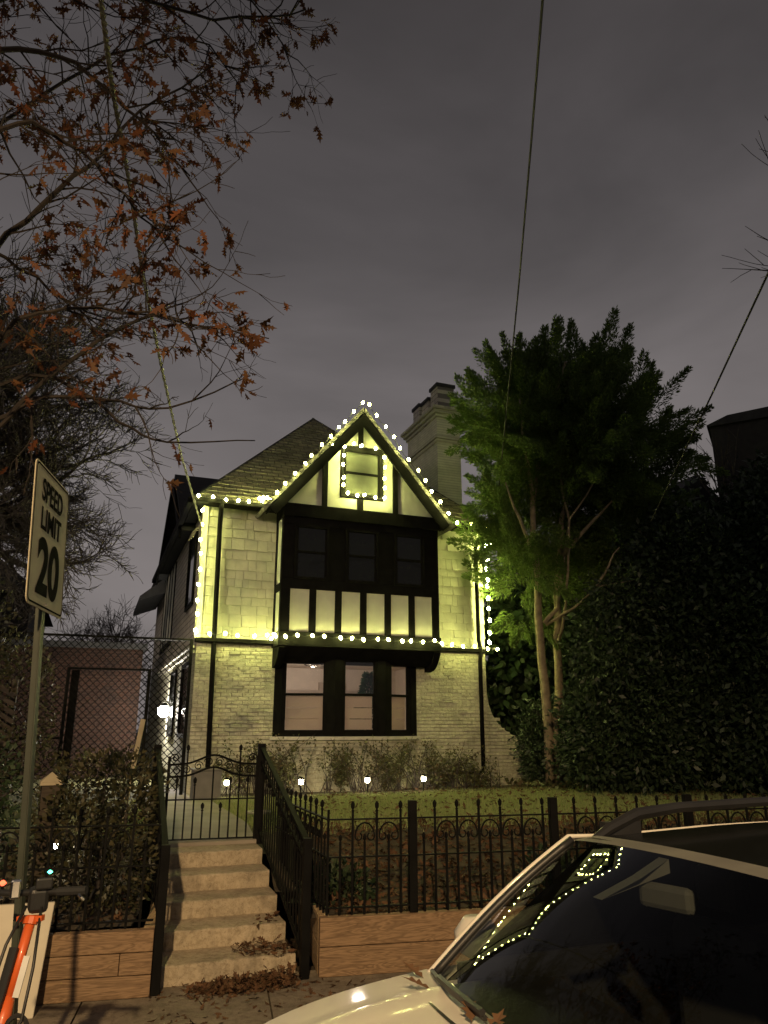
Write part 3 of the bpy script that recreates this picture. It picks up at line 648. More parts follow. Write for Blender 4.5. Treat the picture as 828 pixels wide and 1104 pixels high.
# downspouts
MB().tube([(2.10, eF - .05, ZE - .05), (2.10, eF - .04, ZE - .16), (2.13, -.09, ZE - .42), (2.15, -.09, 4.2), (2.17, -.10, 2.4), (2.20, -.09, .80)], .048, 8).build('downspout', 'timber', hs, smooth=True)
MB().tube([(8.06, eF - .05, ZE - .05), (8.05, eF - .04, ZE - .14), (8.03, -.09, ZE - .40), (8.03, -.09, 3.85), (8.05, -.14, 3.6), (8.05, -.09, 3.35), (8.04, -.09, 1.15)], .048, 8).build('downspout', 'timber', hs, smooth=True)
MB().tube([(8.04, -.09, 1.2), (8.03, -.10, 1.08), (7.9, -.14, 1.02), (7.4, -.18, 1.04), (7.25, -.2, .98)], .03, 6).build('drain_pipe', 'iron', hs, smooth=True)
# chimney
cu0, cu1, cv0, cv1 = 8.10, 8.80, 2.0, 4.05
ch = MB().box((cu0, cv0, .2), (cu1, cv1, 10.35)).build('chimney', bricks('chimney_brick', (.66, .65, .50), (.74, .73, .57), (.46, .45, .35), 'y', bump=.9, dist=.02), hs)
k = MB()
for z0, z1, e in ((9.40, 9.50, .04), (9.502, 9.60, .08), (10.14, 10.24, .05), (10.242, 10.335, .11), (10.337, 10.43, .17)): k.box((cu0 - e, cv0 - e, z0), (cu1 + e, cv1 + e, z1))
k.build('corbel', 'brick_side', ch, bevel=.01)
for v0, h in ((2.1, .80), (2.72, .62), (3.36, .70)):
    po = MB().box((cu0 + .08, v0, 10.432), (cu1 - .1, v0 + .46, 10.432 + h - .1)).build('chimney_pot', 'siding', ch, bevel=.02)
    MB().box((cu0 + .05, v0 - .03, 10.434 + h - .1), (cu1 - .07, v0 + .49, 10.432 + h)).build('pot_cap', 'dark_roof', po)
# left side: cross gable with timbered wall
gvc, gw2, gtz = 4.75, 2.9, 8.42
sg = MB().prism([(U0 - .02, gvc - gw2, ZE), (U0 - .02, gvc + gw2, ZE), (U0 - .02, gvc, gtz - .15)], (.2, 0, 0)).build('side_gable_wall', 'stucco', hs)
for vv_ in np.linspace(gvc - gw2 + .5, gvc + gw2 - .5, 6):
    zz = gtz - .2 - abs(vv_ - gvc) * (gtz - ZE) / gw2; MB().box((U0 - .05, vv_ - .06, ZE + .02), (U0 - .021, vv_ + .06, max(ZE + .1, zz))).build('side_timber', 'timber', hs)
for vv_ in np.linspace(5.4, 8.5, 5): MB().box((U0 - .025, vv_ - .06, 4.2), (U0 - .002, vv_ + .06, ZE - .1)).build('side_timber', 'timber', hs)
MB().box((U0 - .025, 5.3, 4.05), (U0 - .002, 8.6, 4.2)).build('side_timber', 'timber', hs)
MB().box((U0 - .012, 5.4, 4.2), (U0 - .001, 8.5, ZE - .1)).build('side_panel', 'stucco', hs)
for s_ in (-1, 1):
    a = Vector((U0 - .30, gvc, gtz)); f = Vector((U0 - .30, gvc + s_ * (gw2 + .25), gtz - (gw2 + .25) * (gtz - ZE) / gw2))
    d = (f - a).normalized(); nn = Vector((0, -d.z * s_, d.y * s_)); nn = nn if nn.z > 0 else -nn
    MB().prism([a, f, f + nn * .1, a + UP * .13], (3.4, 0, 0)).build('side_gable_roof', 'dark_roof', hs)
    MB().prism([a - UP * .25, a - UP * .002, f - nn * .002, f - nn * .2], (-.05, 0, 0)).build('barge_board', 'timber', hs)
# rear wing eave
MB().prism([(U0 - .02, 8.2, ZE), (U0 - .75, 8.2, 5.75), (U0 - .75, 8.2, 5.62), (U0 - .02, 8.2, 5.9)], (0, 3.6, 0)).build('rear_eave', 'dark_roof', hs)
def side_win(v0, v1, z0, z1):
    w = MB(); w.box((U0 - .05, v0, z0), (U0 - .002, v0 + .1, z1)).box((U0 - .05, v1 - .1, z0), (U0 - .002, v1, z1)).box((U0 - .05, v0 + .1, z0), (U0 - .002, v1 - .1, z0 + .08)).box((U0 - .05, v0 + .1, z1 - .08), (U0 - .002, v1 - .1, z1))
    wo = w.build('window', 'timber', hs); MB().box((U0 - .02, v0 + .1, z0 + .08), (U0 - .004, v1 - .1, z1 - .08)).build('pane', 'dark_glass', wo)
side_win(.9, 2.2, 4.45, 6.15); side_win(.5, 1.9, 1.75, 3.25); side_win(3.1, 4.2, 1.75, 3.25)
MB().box((U0 - .12, .1, 3.46), (U0 - .002, 8, 3.52)).box((U0 - .07, .1, 3.36), (U0 - .002, 8, 3.42)).build('side_trim', 'trim', hs)
# interior things
ct = thing('chandelier', 'silver chandelier hanging inside the lit bay window', 'chandelier', hw(4.62, 1.2, 3.46), HA)
MB().tube([(0, 0, 0), (0, 0, -.12)], .012, 6).build('rod', 'chrome', ct); MB().lathe((0, 0, -.20), [(.01, 0), (.07, .03), (.02, .08)], 10).build('hub', 'chrome', ct)
for i in range(8):
    a = i * math.pi / 4; MB().tube([(0, 0, -.16), (.12 * math.cos(a), .12 * math.sin(a), -.21), (.27 * math.cos(a), .27 * math.sin(a), -.17)], .014, 5).lathe((.27 * math.cos(a), .27 * math.sin(a), -.17), [(.02, 0), (.03, .04), (.025, .08)], 8).build('arm', 'chrome', ct)
xt = thing('christmas_tree', 'small dark green Christmas tree inside the middle bay window', 'Christmas tree', hw(6.22, 2.2, .95), HA)
n = 5000; z = rng.uniform(.3, 2.25, n); rr = (2.35 - z) * .30 * rng.uniform(.6, 1, n); a = rng.uniform(0, 6.28, n)
d = np.stack([np.cos(a), np.sin(a), .3 + 0 * a], 1)
np_mesh('branches', leaves(np.stack([rr * np.cos(a), rr * np.sin(a), z], 1), .11, .25, d, .5), 'xmas', xt); MB().tube([(0, 0, 0), (0, 0, 2.2)], [.05, .01], 6).build('trunk', 'bark', xt)

# ------------------------------------------------------------------ string lights
bulb_protos = {}
def bulb_mesh(bright=False):
    if bright not in bulb_protos:
        k_ = 1.25 if bright else 1.0
        me = bpy.data.meshes.new('bulb'); b = MB().lathe((0, 0, 0), [(r * k_, z * k_) for r, z in ((.008, -.04), (.022, -.028), (.029, -.005), (.026, .016), (.014, .034))], 8)
        me.from_pydata(b.v, [], b.f); me.materials.append(M['bulb_bright' if bright else 'bulb']); me.polygons.foreach_set('use_smooth', [True] * len(me.polygons)); bulb_protos[bright] = me
    return bulb_protos[bright]
def light_string(label, pts, n, extra=(), bright=False):
    """pts: polyline in house coordinates, bulbs evenly spaced"""
    t = thing('string_lights', label, 'string lights', HVv * HD, HA, 'strings of warm bulbs outlining the house')
    pts = [Vector(p) for p in pts]; seg = [(b - a).length for a, b in zip(pts[:-1], pts[1:])]; L = sum(seg); pos = []
    for i in range(n):
        s_ = L * (i / max(1, n - 1)) + (random.uniform(-.05, .05) if 0 < i < n - 1 else 0)
        for a, b, l in zip(pts[:-1], pts[1:], seg):
            if s_ <= l + 1e-6: pos.append(a.lerp(b, s_ / l)); break
            s_ -= l
    pos += [Vector(e) for e in extra]
    wp = []
    for i, p in enumerate(pos):
        q = p + Vector((random.uniform(-.02, .02), random.uniform(-.015, .0), random.uniform(-.025, .02)))
        o = bpy.data.objects.new('bulb', bulb_mesh(bright)); col.objects.link(o); o.parent = t; o.location = q; o.rotation_euler = (random.uniform(-.7, .7), random.uniform(-.7, .7), 0); wp.append(q)
    w2 = []
    for a, b in zip(wp[:-1], wp[1:]):
        w2 += [a + Vector((0, .03, .02)), (a + b) / 2 + Vector((0, .03, -.02))]
    w2.append(wp[-1] + Vector((0, .03, .02)))
    MB().tube(w2, .006, 4).build('wire', 'wire_dark', t)
gv_ = ov - .30; sv = eF - .16
light_string('string of warm bulbs along the eave left of the gable', [(1.62, sv, ZE + .02), (2.9, sv, ZE + .05)], 6, [(3.0, sv - .1, ZE + .1), (2.93, sv - .05, ZE + .14), (3.06, sv - .2, ZE + .02), (2.86, sv, ZE + .10)])
light_string('string of warm bulbs climbing the left slope of the front gable', [(3.12, gv_, 6.56), (gc - .08, gv_, gap + .20)], 11)
light_string('string of warm bulbs descending the right slope of the front gable', [(gc + .10, gv_, gap + .18), (6.96, gv_, 6.52)], 11)
light_string('string of warm bulbs along the eave right of the gable', [(7.05, sv, ZE + .06), (8.4, sv, ZE + .04)], 5)
light_string('string of warm bulbs framing the small gable window', [(4.58, ov - .17, 7.80), (4.58, ov - .17, 6.73), (5.52, ov - .17, 6.73), (5.52, ov - .17, 7.84), (4.58, ov - .17, 7.9)], 19, [(4.36, ov - .15, 7.80), (4.44, ov - .15, 7.86)])
light_string('string of warm bulbs down the left front corner of the house', [(1.76, -.20, 6.2), (1.77, -.20, 3.76)], 9)
light_string('string of warm bulbs down the right front corner of the house', [(8.25, -.20, 6.2), (8.25, -.20, 5.2), (8.26, -.20, 3.8)], 11, [(8.34, -.3, 6.28), (8.42, -.34, 6.24), (8.36, -.24, 6.05)], bright=True)
light_string('string of warm bulbs across the facade between the two storeys', [(1.76, -.36, 3.70), (3.2, -.36, 3.70), (3.34, ov - .15, 3.68), (6.84, ov - .15, 3.70), (6.96, -.36, 3.68), (8.36, -.36, 3.64)], 27, [(3.30, -.3, 3.74), (3.32, -.42, 3.68), (3.26, -.2, 3.67)])

# ------------------------------------------------------------------ lanterns and garden lamps
wl = thing('wall_lantern', 'bright white wall lantern on the left side of the house', 'lantern', hw(U0, 3.9, 2.35), HA)
MB().box((-.03, -.06, -.1), (-.003, .06, .12)).build('back_plate', 'iron', wl); MB().tube([(-.03, 0, .08), (-.13, 0, .22), (-.16, 0, .16)], .01, 6).build('arm', 'iron', wl)
MB().lathe((-.16, .55, -.15), [(.05, 0), (.09, .05), (.10, .20), (.03, .25)], 8).build('glass', 'lantern_glow', wl); MB().beam((-.02, -.1, .2), (-.02, .6, .2), .03, .03).tube([(-.02, .55, .2), (-.16, .55, .2), (-.16, .55, .1)], .01, 6).build('bracket', 'iron', wl); MB().lathe((-.16, 0, -.15), [(.05, 0), (.09, .05), (.10, .20), (.03, .25)], 8).build('glass', 'lantern_glow', wl); MB().lathe((-.16, 0, .10), [(.115, 0), (.03, .06), (.01, .07)], 8).build('cap', 'iron', wl)
def path_light(label, p):
    t = thing('path_light', label, 'garden light', p, 0, 'small garden lights along the flower bed')
    MB().tube([(0, 0, -.1), (0, 0, .20)], .012, 6).build('stake', 'iron', t); MB().lathe((0, 0, .20), [(.035, 0), (.045, .03), (.04, .085)], 8).build('lens', 'path_glow', t)
    MB().lathe((0, 0, .286), [(.07, 0), (.05, .02), (.012, .045)], 8).build('hood', 'iron', t)
for lab, px in (('garden light left of the bay window, before the shrubs', 324), ('garden light under the middle of the bay window', 396), ('garden light right of the bay window, before the shrubs', 457), ('garden light seen through the iron gate', 256)):
    p = on_z(px, 862, LZ + .03)
    r = ray(px, 862); # stand it just in front of the shrubs
    v = -1.0; tt_ = (HD + v) / (r.x * HVv.x + r.y * HVv.y); p = CAM + r * tt_; p.z = LZ + .03
    if px == 256: p = hw(2.45, -.75, LZ + .03)
    path_light(lab, p)
path_light('garden light glowing through the bush left of the steps', (-1.52, 8.35, .62))

# ================================================================== VEGETATION
def lobes_points(lobes, n, shell=.55):
    """points inside px-surveyed ellipsoid lobes [(px,py,dist,r,rz,rdepth)]"""
    out = []; nrm = []
    tot = sum(l[3] ** 2 for l in lobes)
    for l in lobes:
        c = np.array(at(l[0], l[1], l[2])); k = int(n * l[3] ** 2 / tot)
        d = unit(rng.normal(size=(k, 3))); rad = rng.uniform(shell ** 2, 1, k) ** .5
        ez = l[4] if len(l) > 4 else 1
        p = d * rad[:, None] * l[3]; p[:, 2] *= ez; out.append(c + p); nrm.append(d)
    return np.concatenate(out), np.concatenate(nrm)
def clump(P, D, k, r, size, asp, up=0, spread=.9):
    n = len(P); Q = np.repeat(P, k, 0) + rng.normal(size=(n * k, 3)) * r; DD = np.repeat(D, k, 0) + np.array([0, 0, up])
    return leaves(Q, size, asp, DD, spread)

# --- cypress: two trunks, feathery sprays
cyD = 15.6
ctree = thing('evergreen_tree', 'tall feathery evergreen tree with two bare trunks right of the house', 'tree', on_z(597, 849, LZ))
def loc(p, o): return Vector(p) - o.location
tr = MB()
def trunk_px(pts, r0, r1, sub=3):
    P_ = [Vector(at(x, y, d)) - ctree.location for x, y, d in pts]; out = []
    for a, b in zip(P_[:-1], P_[1:]):
        for i in range(sub): out.append(a.lerp(b, i / sub) + Vector((random.uniform(-.03, .03), random.uniform(-.03, .03), 0)))
    out.append(P_[-1]); k = len(out); tr.tube(out, [r0 + (r1 - r0) * i / (k - 1) for i in range(k)], 9)
trunk_px([(594, 852, 15.6), (589, 760, 15.6), (583, 690, 15.6), (577, 610, 15.6), (575, 540, 15.6), (590, 450, 15.7), (610, 390, 15.8)], .115, .025)
trunk_px([(605, 850, 15.8), (604, 760, 15.9), (601, 690, 15.9), (600, 640, 15.9), (607, 560, 16), (630, 470, 16.1), (650, 380, 16.2)], .105, .03)
trunk_px([(602, 850, 15.65), (600, 800, 15.6), (599, 770, 15.65), (603, 745, 15.75)], .10, .06)
trunk_px([(586, 672, 15.6), (600, 655, 15.7), (607, 620, 15.7), (612, 560, 15.6), (600, 480, 15.5)], .05, .02)
trunk_px([(588, 674, 15.6), (620, 655, 15.3), (645, 632, 15.1), (690, 625, 15.0)], .032, .012)
trunk_px([(602, 690, 15.7), (611, 650, 15.4), (612, 600, 15.3), (614, 560, 15.3), (640, 520, 15.2)], .035, .015)
trunk_px([(577, 610, 15.6), (560, 560, 15.3), (545, 520, 15.1)], .05, .015); trunk_px([(607, 600, 15.7), (640, 560, 15.4), (660, 540, 15.2)], .05, .015)
trunk_px([(575, 540, 15.6), (565, 480, 15.4), (560, 430, 15.3)], .05, .015); trunk_px([(645, 632, 15.1), (655, 610, 15), (668, 590, 15)], .03, .01)
tr.build('trunk', 'bark_pale', ctree, smooth=True)
lob = [(546, 440, 15.3, .55, 1.1), (552, 425, 15.5, .7, .9), (562, 500, 15.1, .55, .9), (570, 430, 15.2, 1.0, 1.0), (600, 425, 15.6, 1.0, 1.0), (652, 400, 16.0, .5, 1.3), (630, 415, 15.8, .8, 1.1), (680, 455, 16.2, .8, .9), (700, 480, 16.3, .5, .6), (650, 470, 15.7, 1.4, 1.1), (575, 520, 15.2, .9, .9),
       (562, 590, 15.0, .65, .9), (574, 630, 15.2, .5, .8), (560, 560, 15.0, .5, .8), (600, 540, 15.9, 1.1, .9), (650, 560, 16.2, 1.2, .9), (685, 530, 16.4, .8, .8), (620, 480, 15.2, 1.0, 1.1), (570, 470, 15.6, 1.0, 1.0), (600, 610, 16.3, .9, .8)]
lob += [(560, 575, 15.6, .5, .9), (563, 625, 15.7, .5, .8), (562, 540, 15.6, .5, .9), (564, 665, 15.8, .4, .6)]
lob = [(a, b + (20 if b < 430 else 10 if b < 500 else 0), c + (.9 if a < 600 else .4), max(.25, r * .74), z) for a, b, c, r, z in lob]
P, D = lobes_points(lob, 520, .25)
n = len(P); low = P[:, 2] < 4.6
ax = unit(D * .8 + np.array([0, 0, .55]) * np.where(low, .15, 1)[:, None] + rng.normal(size=(n, 3)) * .28); L = rng.uniform(.75, 1.55, n) * np.where(low, .6, 1); RAD = rng.uniform(.22, .40, n) * np.where(low, .75, 1)
k = 820; tpar = rng.uniform(0, 1, (n, k)) ** .85; base = P[:, None, :] + ax[:, None, :] * (tpar * L[:, None])[:, :, None]
side = rng.normal(size=(n, k, 3)); side -= (side * ax[:, None, :]).sum(-1, keepdims=True) * ax[:, None, :]; side = unit(side)
# a handful of sub-sprays per plume, so that the side leaves gather in fronds
fr_ = unit(rng.normal(size=(n, 14, 3))); idx = rng.integers(0, 14, (n, k)); fs_ = np.take_along_axis(fr_, idx[:, :, None].repeat(3, 2), 1); fs_ -= (fs_ * ax[:, None, :]).sum(-1, keepdims=True) * ax[:, None, :]; fs_ = unit(fs_)
side = unit(fs_ + side * .32)
out_ = rng.uniform(0, 1, (n, k)) ** .6
base = base + side * (out_ * RAD[:, None] * (1.04 - tpar) ** .8)[:, :, None] + ax[:, None, :] * (out_ * .12)[:, :, None]
dirs = unit(ax[:, None, :] * 1.0 + side * .7)
cy = leaves(base.reshape(-1, 3), .074, .34, dirs.reshape(-1, 3), .3)
fo = np_mesh('crown', cy - np.array(ctree.location), 'cypress', ctree)

# --- broadleaf evergreen shrubs
def broadleaf(name, label, cat, base, lob, n, k, size, asp, mat='holly', group=None, shell=.6, stems=5, r=.16, up=-.1, cl=None):
    t = thing(name, label, cat, base, 0, group)
    P, D = lobes_points(lob, n, shell)
    P = P[P[:, 2] > base[2] + .02]; D = D[:len(P)]
    L_ = clump(P, D, k, r, size, asp, up)
    np_mesh('crown', L_ - np.array(t.location), mat, t)
    s = MB()
    for i in range(stems):
        c = lob[i % len(lob)]; e = Vector(at(c[0], c[1], c[2])) - t.location + Vector((random.uniform(-.3, .3) * c[3], random.uniform(-.3, .3) * c[3], c[3] * .4))
        a = Vector((random.uniform(-.12, .12), random.uniform(-.12, .12), -.05)); mid = a.lerp(e, .5) + Vector((random.uniform(-.1, .1), random.uniform(-.1, .1), .05))
        s.tube([a, mid, e], [.04, .028, .01], 5)
    s.build('stems', 'bark', t)
    return t
broadleaf('evergreen_shrub', 'rounded glossy evergreen shrub right of the bare tree trunks', 'shrub', on_z(650, 849, LZ),
          [(660, 700, 14.8, .75, 1.3), (650, 780, 14.5, .75, 1.0), (645, 815, 14.3, .65, .8), (690, 760, 14.5, .9, 1.2), (700, 810, 14.2, .8, .8), (675, 650, 14.9, .6, 1.0)], 1500, 16, .125, .45)
broadleaf('evergreen_shrub', 'towering dark leafy evergreen filling the right edge of the yard', 'shrub', on_z(775, 853, LZ),
          [(735, 605, 15.4, .85, 1.1), (790, 625, 15.2, 1.0, 1.2), (845, 590, 15.2, 1.1, 1.5), (730, 670, 15.2, 1.1, 1.2), (800, 690, 14.8, 1.3, 1.2), (860, 680, 14.6, 1.4, 1.3), (740, 770, 14.8, 1.1, 1.1), (800, 800, 14.4, 1.2, .9), (860, 800, 14.2, 1.2, 1), (700, 630, 15.6, .7, 1.1), (722, 570, 15.8, .45, 1), (800, 545, 15.4, .4, 1.1), (835, 520, 15.6, .5, 1.0), (770, 590, 15.5, .45, .9)], 4200, 15, .14, .5)
broadleaf('evergreen_shrub', 'small dark shrub at the end of the curved wing wall', 'shrub', on_z(572, 846, LZ), [(577, 800, 15.9, .30, 2.0), (580, 780, 16.0, .28, 1.7), (582, 825, 15.8, .28, 1.0), (590, 790, 16.1, .3, 1.6)], 420, 14, .09, .45, r=.09)
broadleaf('hedge', 'dark hedge behind the house, between its wing wall and the tree trunks', 'hedge', hw(12.5, 5, LZ), [(540, 700, 20, 1.8, 1.2), (600, 700, 20, 2, 1.2), (560, 780, 20, 1.8, 1), (620, 780, 19.5, 1.8, 1), (660, 690, 20.5, 2.2, 1.3), (720, 640, 21, 2.4, 1.5), (570, 660, 20.5, 1.2, 1), (690, 780, 20, 2, 1)], 2600, 14, .26, .6, r=.3, shell=.3)

# --- front shrubs (sparse, roses)
def sparse_shrub(label, u, h, wdt, ns):
    t = thing('rose_shrub', label, 'shrub', hw(u, -.55, LZ), HA, 'sparse shrubs under the front windows')
    s = MB(); wdt *= 2.0; ns = int(ns * 2.0); P = []; D = []
    for i in range(ns):
        a = random.uniform(0, 6.28); tip = Vector((math.cos(a) * wdt * random.uniform(.3, 1), math.sin(a) * .28 * random.random(), h * random.uniform(.35, 1.1)))
        mid = Vector((tip.x * .3, tip.y * .4, tip.z * .55)); r0 = Vector((random.uniform(-.7, .7) * wdt, random.uniform(-.15, .2), -.03)); s.tube([r0, r0 * .7 + mid, tip], [.012, .008, .003], 4)
        for k in range(random.choice((14, 30, 60))):
            f = random.uniform(.25, 1); p = (mid.lerp(tip, (f - .5) * 2) if f > .5 else mid * (f * 2)); P.append(p + Vector((random.gauss(0, .05), random.gauss(0, .05), random.gauss(0, .05)))); D.append((0, 0, .2))
    np_mesh('foliage', leaves(np.array([tuple(p) for p in P]), .062, .55, np.array(D), 1.0), 'shrub_leaf', t); s.build('stems', 'bark', t)
for lab, u, h, w, ns in (('thin leafy shrub beneath the left pane of the bay window', 3.55, 1.05, .42, 15), ('upright sparse shrub beneath the middle pane of the bay window', 4.75, .95, .33, 11), ('leafy shrub beneath the right pane of the bay window', 5.75, 1.0, .42, 15), ('wide tangled shrub against the brick right of the bay window', 6.85, .95, .5, 20), ('low thin shrub beside the right downspout', 7.7, .6, .34, 10), ('small shrub behind the gate, beside the left downspout', 2.65, .9, .3, 9)):
    sparse_shrub(lab, u, h, w, ns)

# low dark plants behind the right fence
for i, (lab, x, y, h) in enumerate((('low dark shrub behind the iron fence beside the stair railing', 1.15, 7.5, .34), ('low dark shrub behind the iron fence left of the car', 3.35, 7.5, .42), ('low dark shrub behind the iron fence, beyond the car windscreen', 4.5, 7.7, .4))):
    t = thing('low_shrub', lab, 'shrub', (x, y, gz(x, y)), 0, 'low shrubs behind the iron fence')
    n = 420; d = unit(rng.normal(size=(n, 3))); d[:, 2] = abs(d[:, 2]); p = d * rng.uniform(.5, 1, n)[:, None] * np.array([h * 1.1, h * .8, h])
    np_mesh('foliage', leaves(p, .075, .5, d, .8), 'holly', t); MB().tube([(0, 0, -.03), (.02, 0, h * .6)], [.015, .005], 5).build('stems', 'bark', t)

# --- left bush behind the left fence
def bush_world(label, c, lobes, n, size, mat, asp=.55, name='garden_bush', group=None):
    t = thing(name, label, 'bush', c, 0, group); P = []; D = []
    for (x, y, z, rx, ry, rz) in lobes:
        k = int(n * rx * rz); d = unit(rng.normal(size=(k, 3))); P.append(d * rng.uniform(.45, 1, k)[:, None] ** .5 * np.array([rx, ry, rz]) + np.array([x, y, z])); D.append(d)
    P = np.concatenate(P); D = np.concatenate(D); P2 = P - np.array(c); ok = P2[:, 2] > 0
    np_mesh('crown', leaves(P2[ok], size, asp, D[ok], .8), mat, t)
    s = MB()
    for (x, y, z, rx, ry, rz) in lobes:
        s.tube([(random.uniform(-.1, .1), random.uniform(-.1, .1), -.05), Vector((x, y, z)) - Vector(c) - UP * rz * .3, Vector((x, y, z)) - Vector(c) + UP * rz * .5], [.03, .02, .006], 5)
    s.build('stems', 'bark', t); return t
bush_world('leafy garden bush left of the steps, behind the low iron fence', (-1.15, 7.9, .48), [(-1.05, 8.0, 1.25, .5, .5, .5), (-.8, 7.7, 1.0, .3, .5, .6), (-1.3, 7.7, .9, .45, .5, .5), (-.95, 7.4, .75, .5, .4, .4), (-.9, 8.6, 1.35, .4, .4, .4), (-1.3, 8.5, 1.35, .4, .4, .38)], 4600, .058, 'dim_leaf')
bush_world('dark bush at the left edge behind the speed limit sign post', (-2.6, 8.6, .5), [(-2.6, 8.8, 1.2, .7, .6, .75), (-3.2, 9, 1.5, .8, .7, .9), (-2.0, 8.3, .8, .4, .4, .45)], 2600, .07, 'holly')
bush_world('tall ivy covered bush left of the lattice screen', (-3.6, 13.2, LZ), [(-3.4, 13.4, 2.2, .8, .7, 1.3), (-4.3, 13.4, 2.8, 1.0, .8, 2.0), (-3.0, 13.2, 1.3, .6, .5, .7)], 1500, .08, 'dim_leaf')

# --- branching trees
class Tree:
    def __init__(s): s.mb = MB(); s.tips = []
    def limb(s, p, d, L, r, depth, gn=0, wig=.18, split=(3, 5), shrink=(.5, .75), ang=.75, nseg=5, upb=.0, rmin=.006, sides=None):
        pts = [p]; q = p.copy(); dd = d.normalized(); dirs = [dd]
        for i in range(nseg):
            dd = (dd + Vector((random.gauss(0, wig), random.gauss(0, wig), random.gauss(0, wig) + upb))).normalized(); q = q + dd * (L / nseg); pts.append(q.copy()); dirs.append(dd)
        re = max(rmin * .6, r * .42)
        s.mb.tube(pts, [max(rmin * .6, r + (re - r) * i / nseg) for i in range(nseg + 1)], sides or (7 if r > .06 else 5 if r > .02 else 3), cap=False)
        if depth == 0: s.tips += [(pts[i], dirs[i]) for i in range(1, nseg + 1)]; return
        for k in range(random.randint(*split)):
            f = random.uniform(.25, 1); i = min(nseg - 1, int(f * nseg)); a = pts[i].lerp(pts[i + 1], f * nseg - i)
            ax = dirs[i].orthogonal().normalized(); ax.rotate(Matrix.Rotation(random.uniform(0, 6.28), 3, dirs[i])); nd = dirs[i].copy(); nd.rotate(Matrix.Rotation(random.gauss(ang, .2), 3, ax))
            s.limb(a, nd, L * random.uniform(*shrink), max(rmin, r * (1 - .5 * f) * .55), depth - 1, gn + 1, wig, split, shrink, ang, max(3, nseg - 1), upb, rmin)
        s.limb(pts[-1], dirs[-1], L * random.uniform(*shrink), re, depth - 1, gn + 1, wig, split, shrink, ang, max(3, nseg - 1), upb, rmin)
# bare tree behind the sign
bt = thing('bare_tree', 'leafless winter tree spreading fine twigs behind the speed limit sign', 'tree', at(-70, 800, 15.0)); bt.location.z = LZ
o = Vector(bt.location); T = Tree()
fork = Vector(at(-75, 560, 15.0)) - o
T.mb.tube([(0, 0, -.1), (0.05, 0, fork.z * .5), fork], [.34, .28, .24], 10)
for (px, py, dd_) in ((60, 430, 14.5), (-30, 330, 15), (90, 330, 15.5), (10, 260, 14.5), (110, 500, 14), (60, 560, 15), (-80, 300, 15.5), (30, 380, 13.5), (120, 420, 16), (90, 610, 14.5), (20, 480, 14), (110, 460, 15), (130, 560, 15.5), (100, 650, 15), (40, 600, 14)):
    e = Vector(at(px, py, dd_)) - o; d = e - fork
    T.limb(fork, d * .8 + UP * .5, d.length * .62, .13, 4, wig=.20, split=(4, 5), shrink=(.45, .72), ang=.6, nseg=7, upb=.03, rmin=.0085)
T.mb.build('trunk', 'bark', bt)
# distant bare trees
for i, (lab, px, py, dd_, h) in enumerate((('distant bare tree low behind the lattice screen', 120, 700, 34, 3.4), ('distant bare tree low beside the left rear corner of the house', 85, 710, 38, 4.0))):
    t = thing('bare_tree', lab, 'tree', at(px, 745, dd_)); t.location.z = LZ; T = Tree(); H_ = 3.2
    T.mb.tube([(0, 0, 0), (0, 0, H_)], [.2, .15], 7)
    for k in range(7):
        a = k * .9; T.limb(Vector((0, 0, H_)), Vector((math.cos(a) * .8, math.sin(a) * .8, .9)), h * .55, .08, 3, split=(3, 4), rmin=.014)
    T.mb.build('trunk', 'bark', t)
# bare tree at right edge
t = thing('bare_tree', 'bare twigs of a tree reaching in at the right edge of the sky', 'tree', at(990, 700, 14)); t.location.z = LZ; o = Vector(t.location); T = Tree()
fk = Vector(at(960, 330, 14)) - o; T.mb.tube([(0, 0, -.05), (fk.x * .5, fk.y * .5, fk.z * .55), fk], [.22, .17, .12], 8)
for px, py in ((800, 172), (810, 285), (830, 230), (850, 120), (805, 270)):
    e = Vector(at(px, py, 13.5)) - o; d = e - fk; T.limb(fk, d, d.length * .62, .05, 2, wig=.06, split=(3, 4), shrink=(.4, .6), ang=.6, nseg=6, rmin=.008)
T.mb.build('trunk', 'bark', t)
t = thing('bare_tree', 'thin bare twigs rising between the right hand rooftops', 'tree', at(785, 640, 21)); t.location.z = LZ; o = Vector(t.location); T = Tree()
fk = Vector(at(785, 560, 21)) - o; T.mb.tube([(0, 0, 0), fk], [.12, .08], 6)
for px, py in ((775, 475), (790, 480), (765, 500), (800, 490), (740, 470)): e = Vector(at(px, py, 21)) - o; d = e - fk; T.limb(fk, d, d.length * .7, .04, 2, wig=.08, split=(2, 4), shrink=(.4, .6), ang=.5, nseg=5, rmin=.010)
T.mb.build('trunk', 'bark', t)

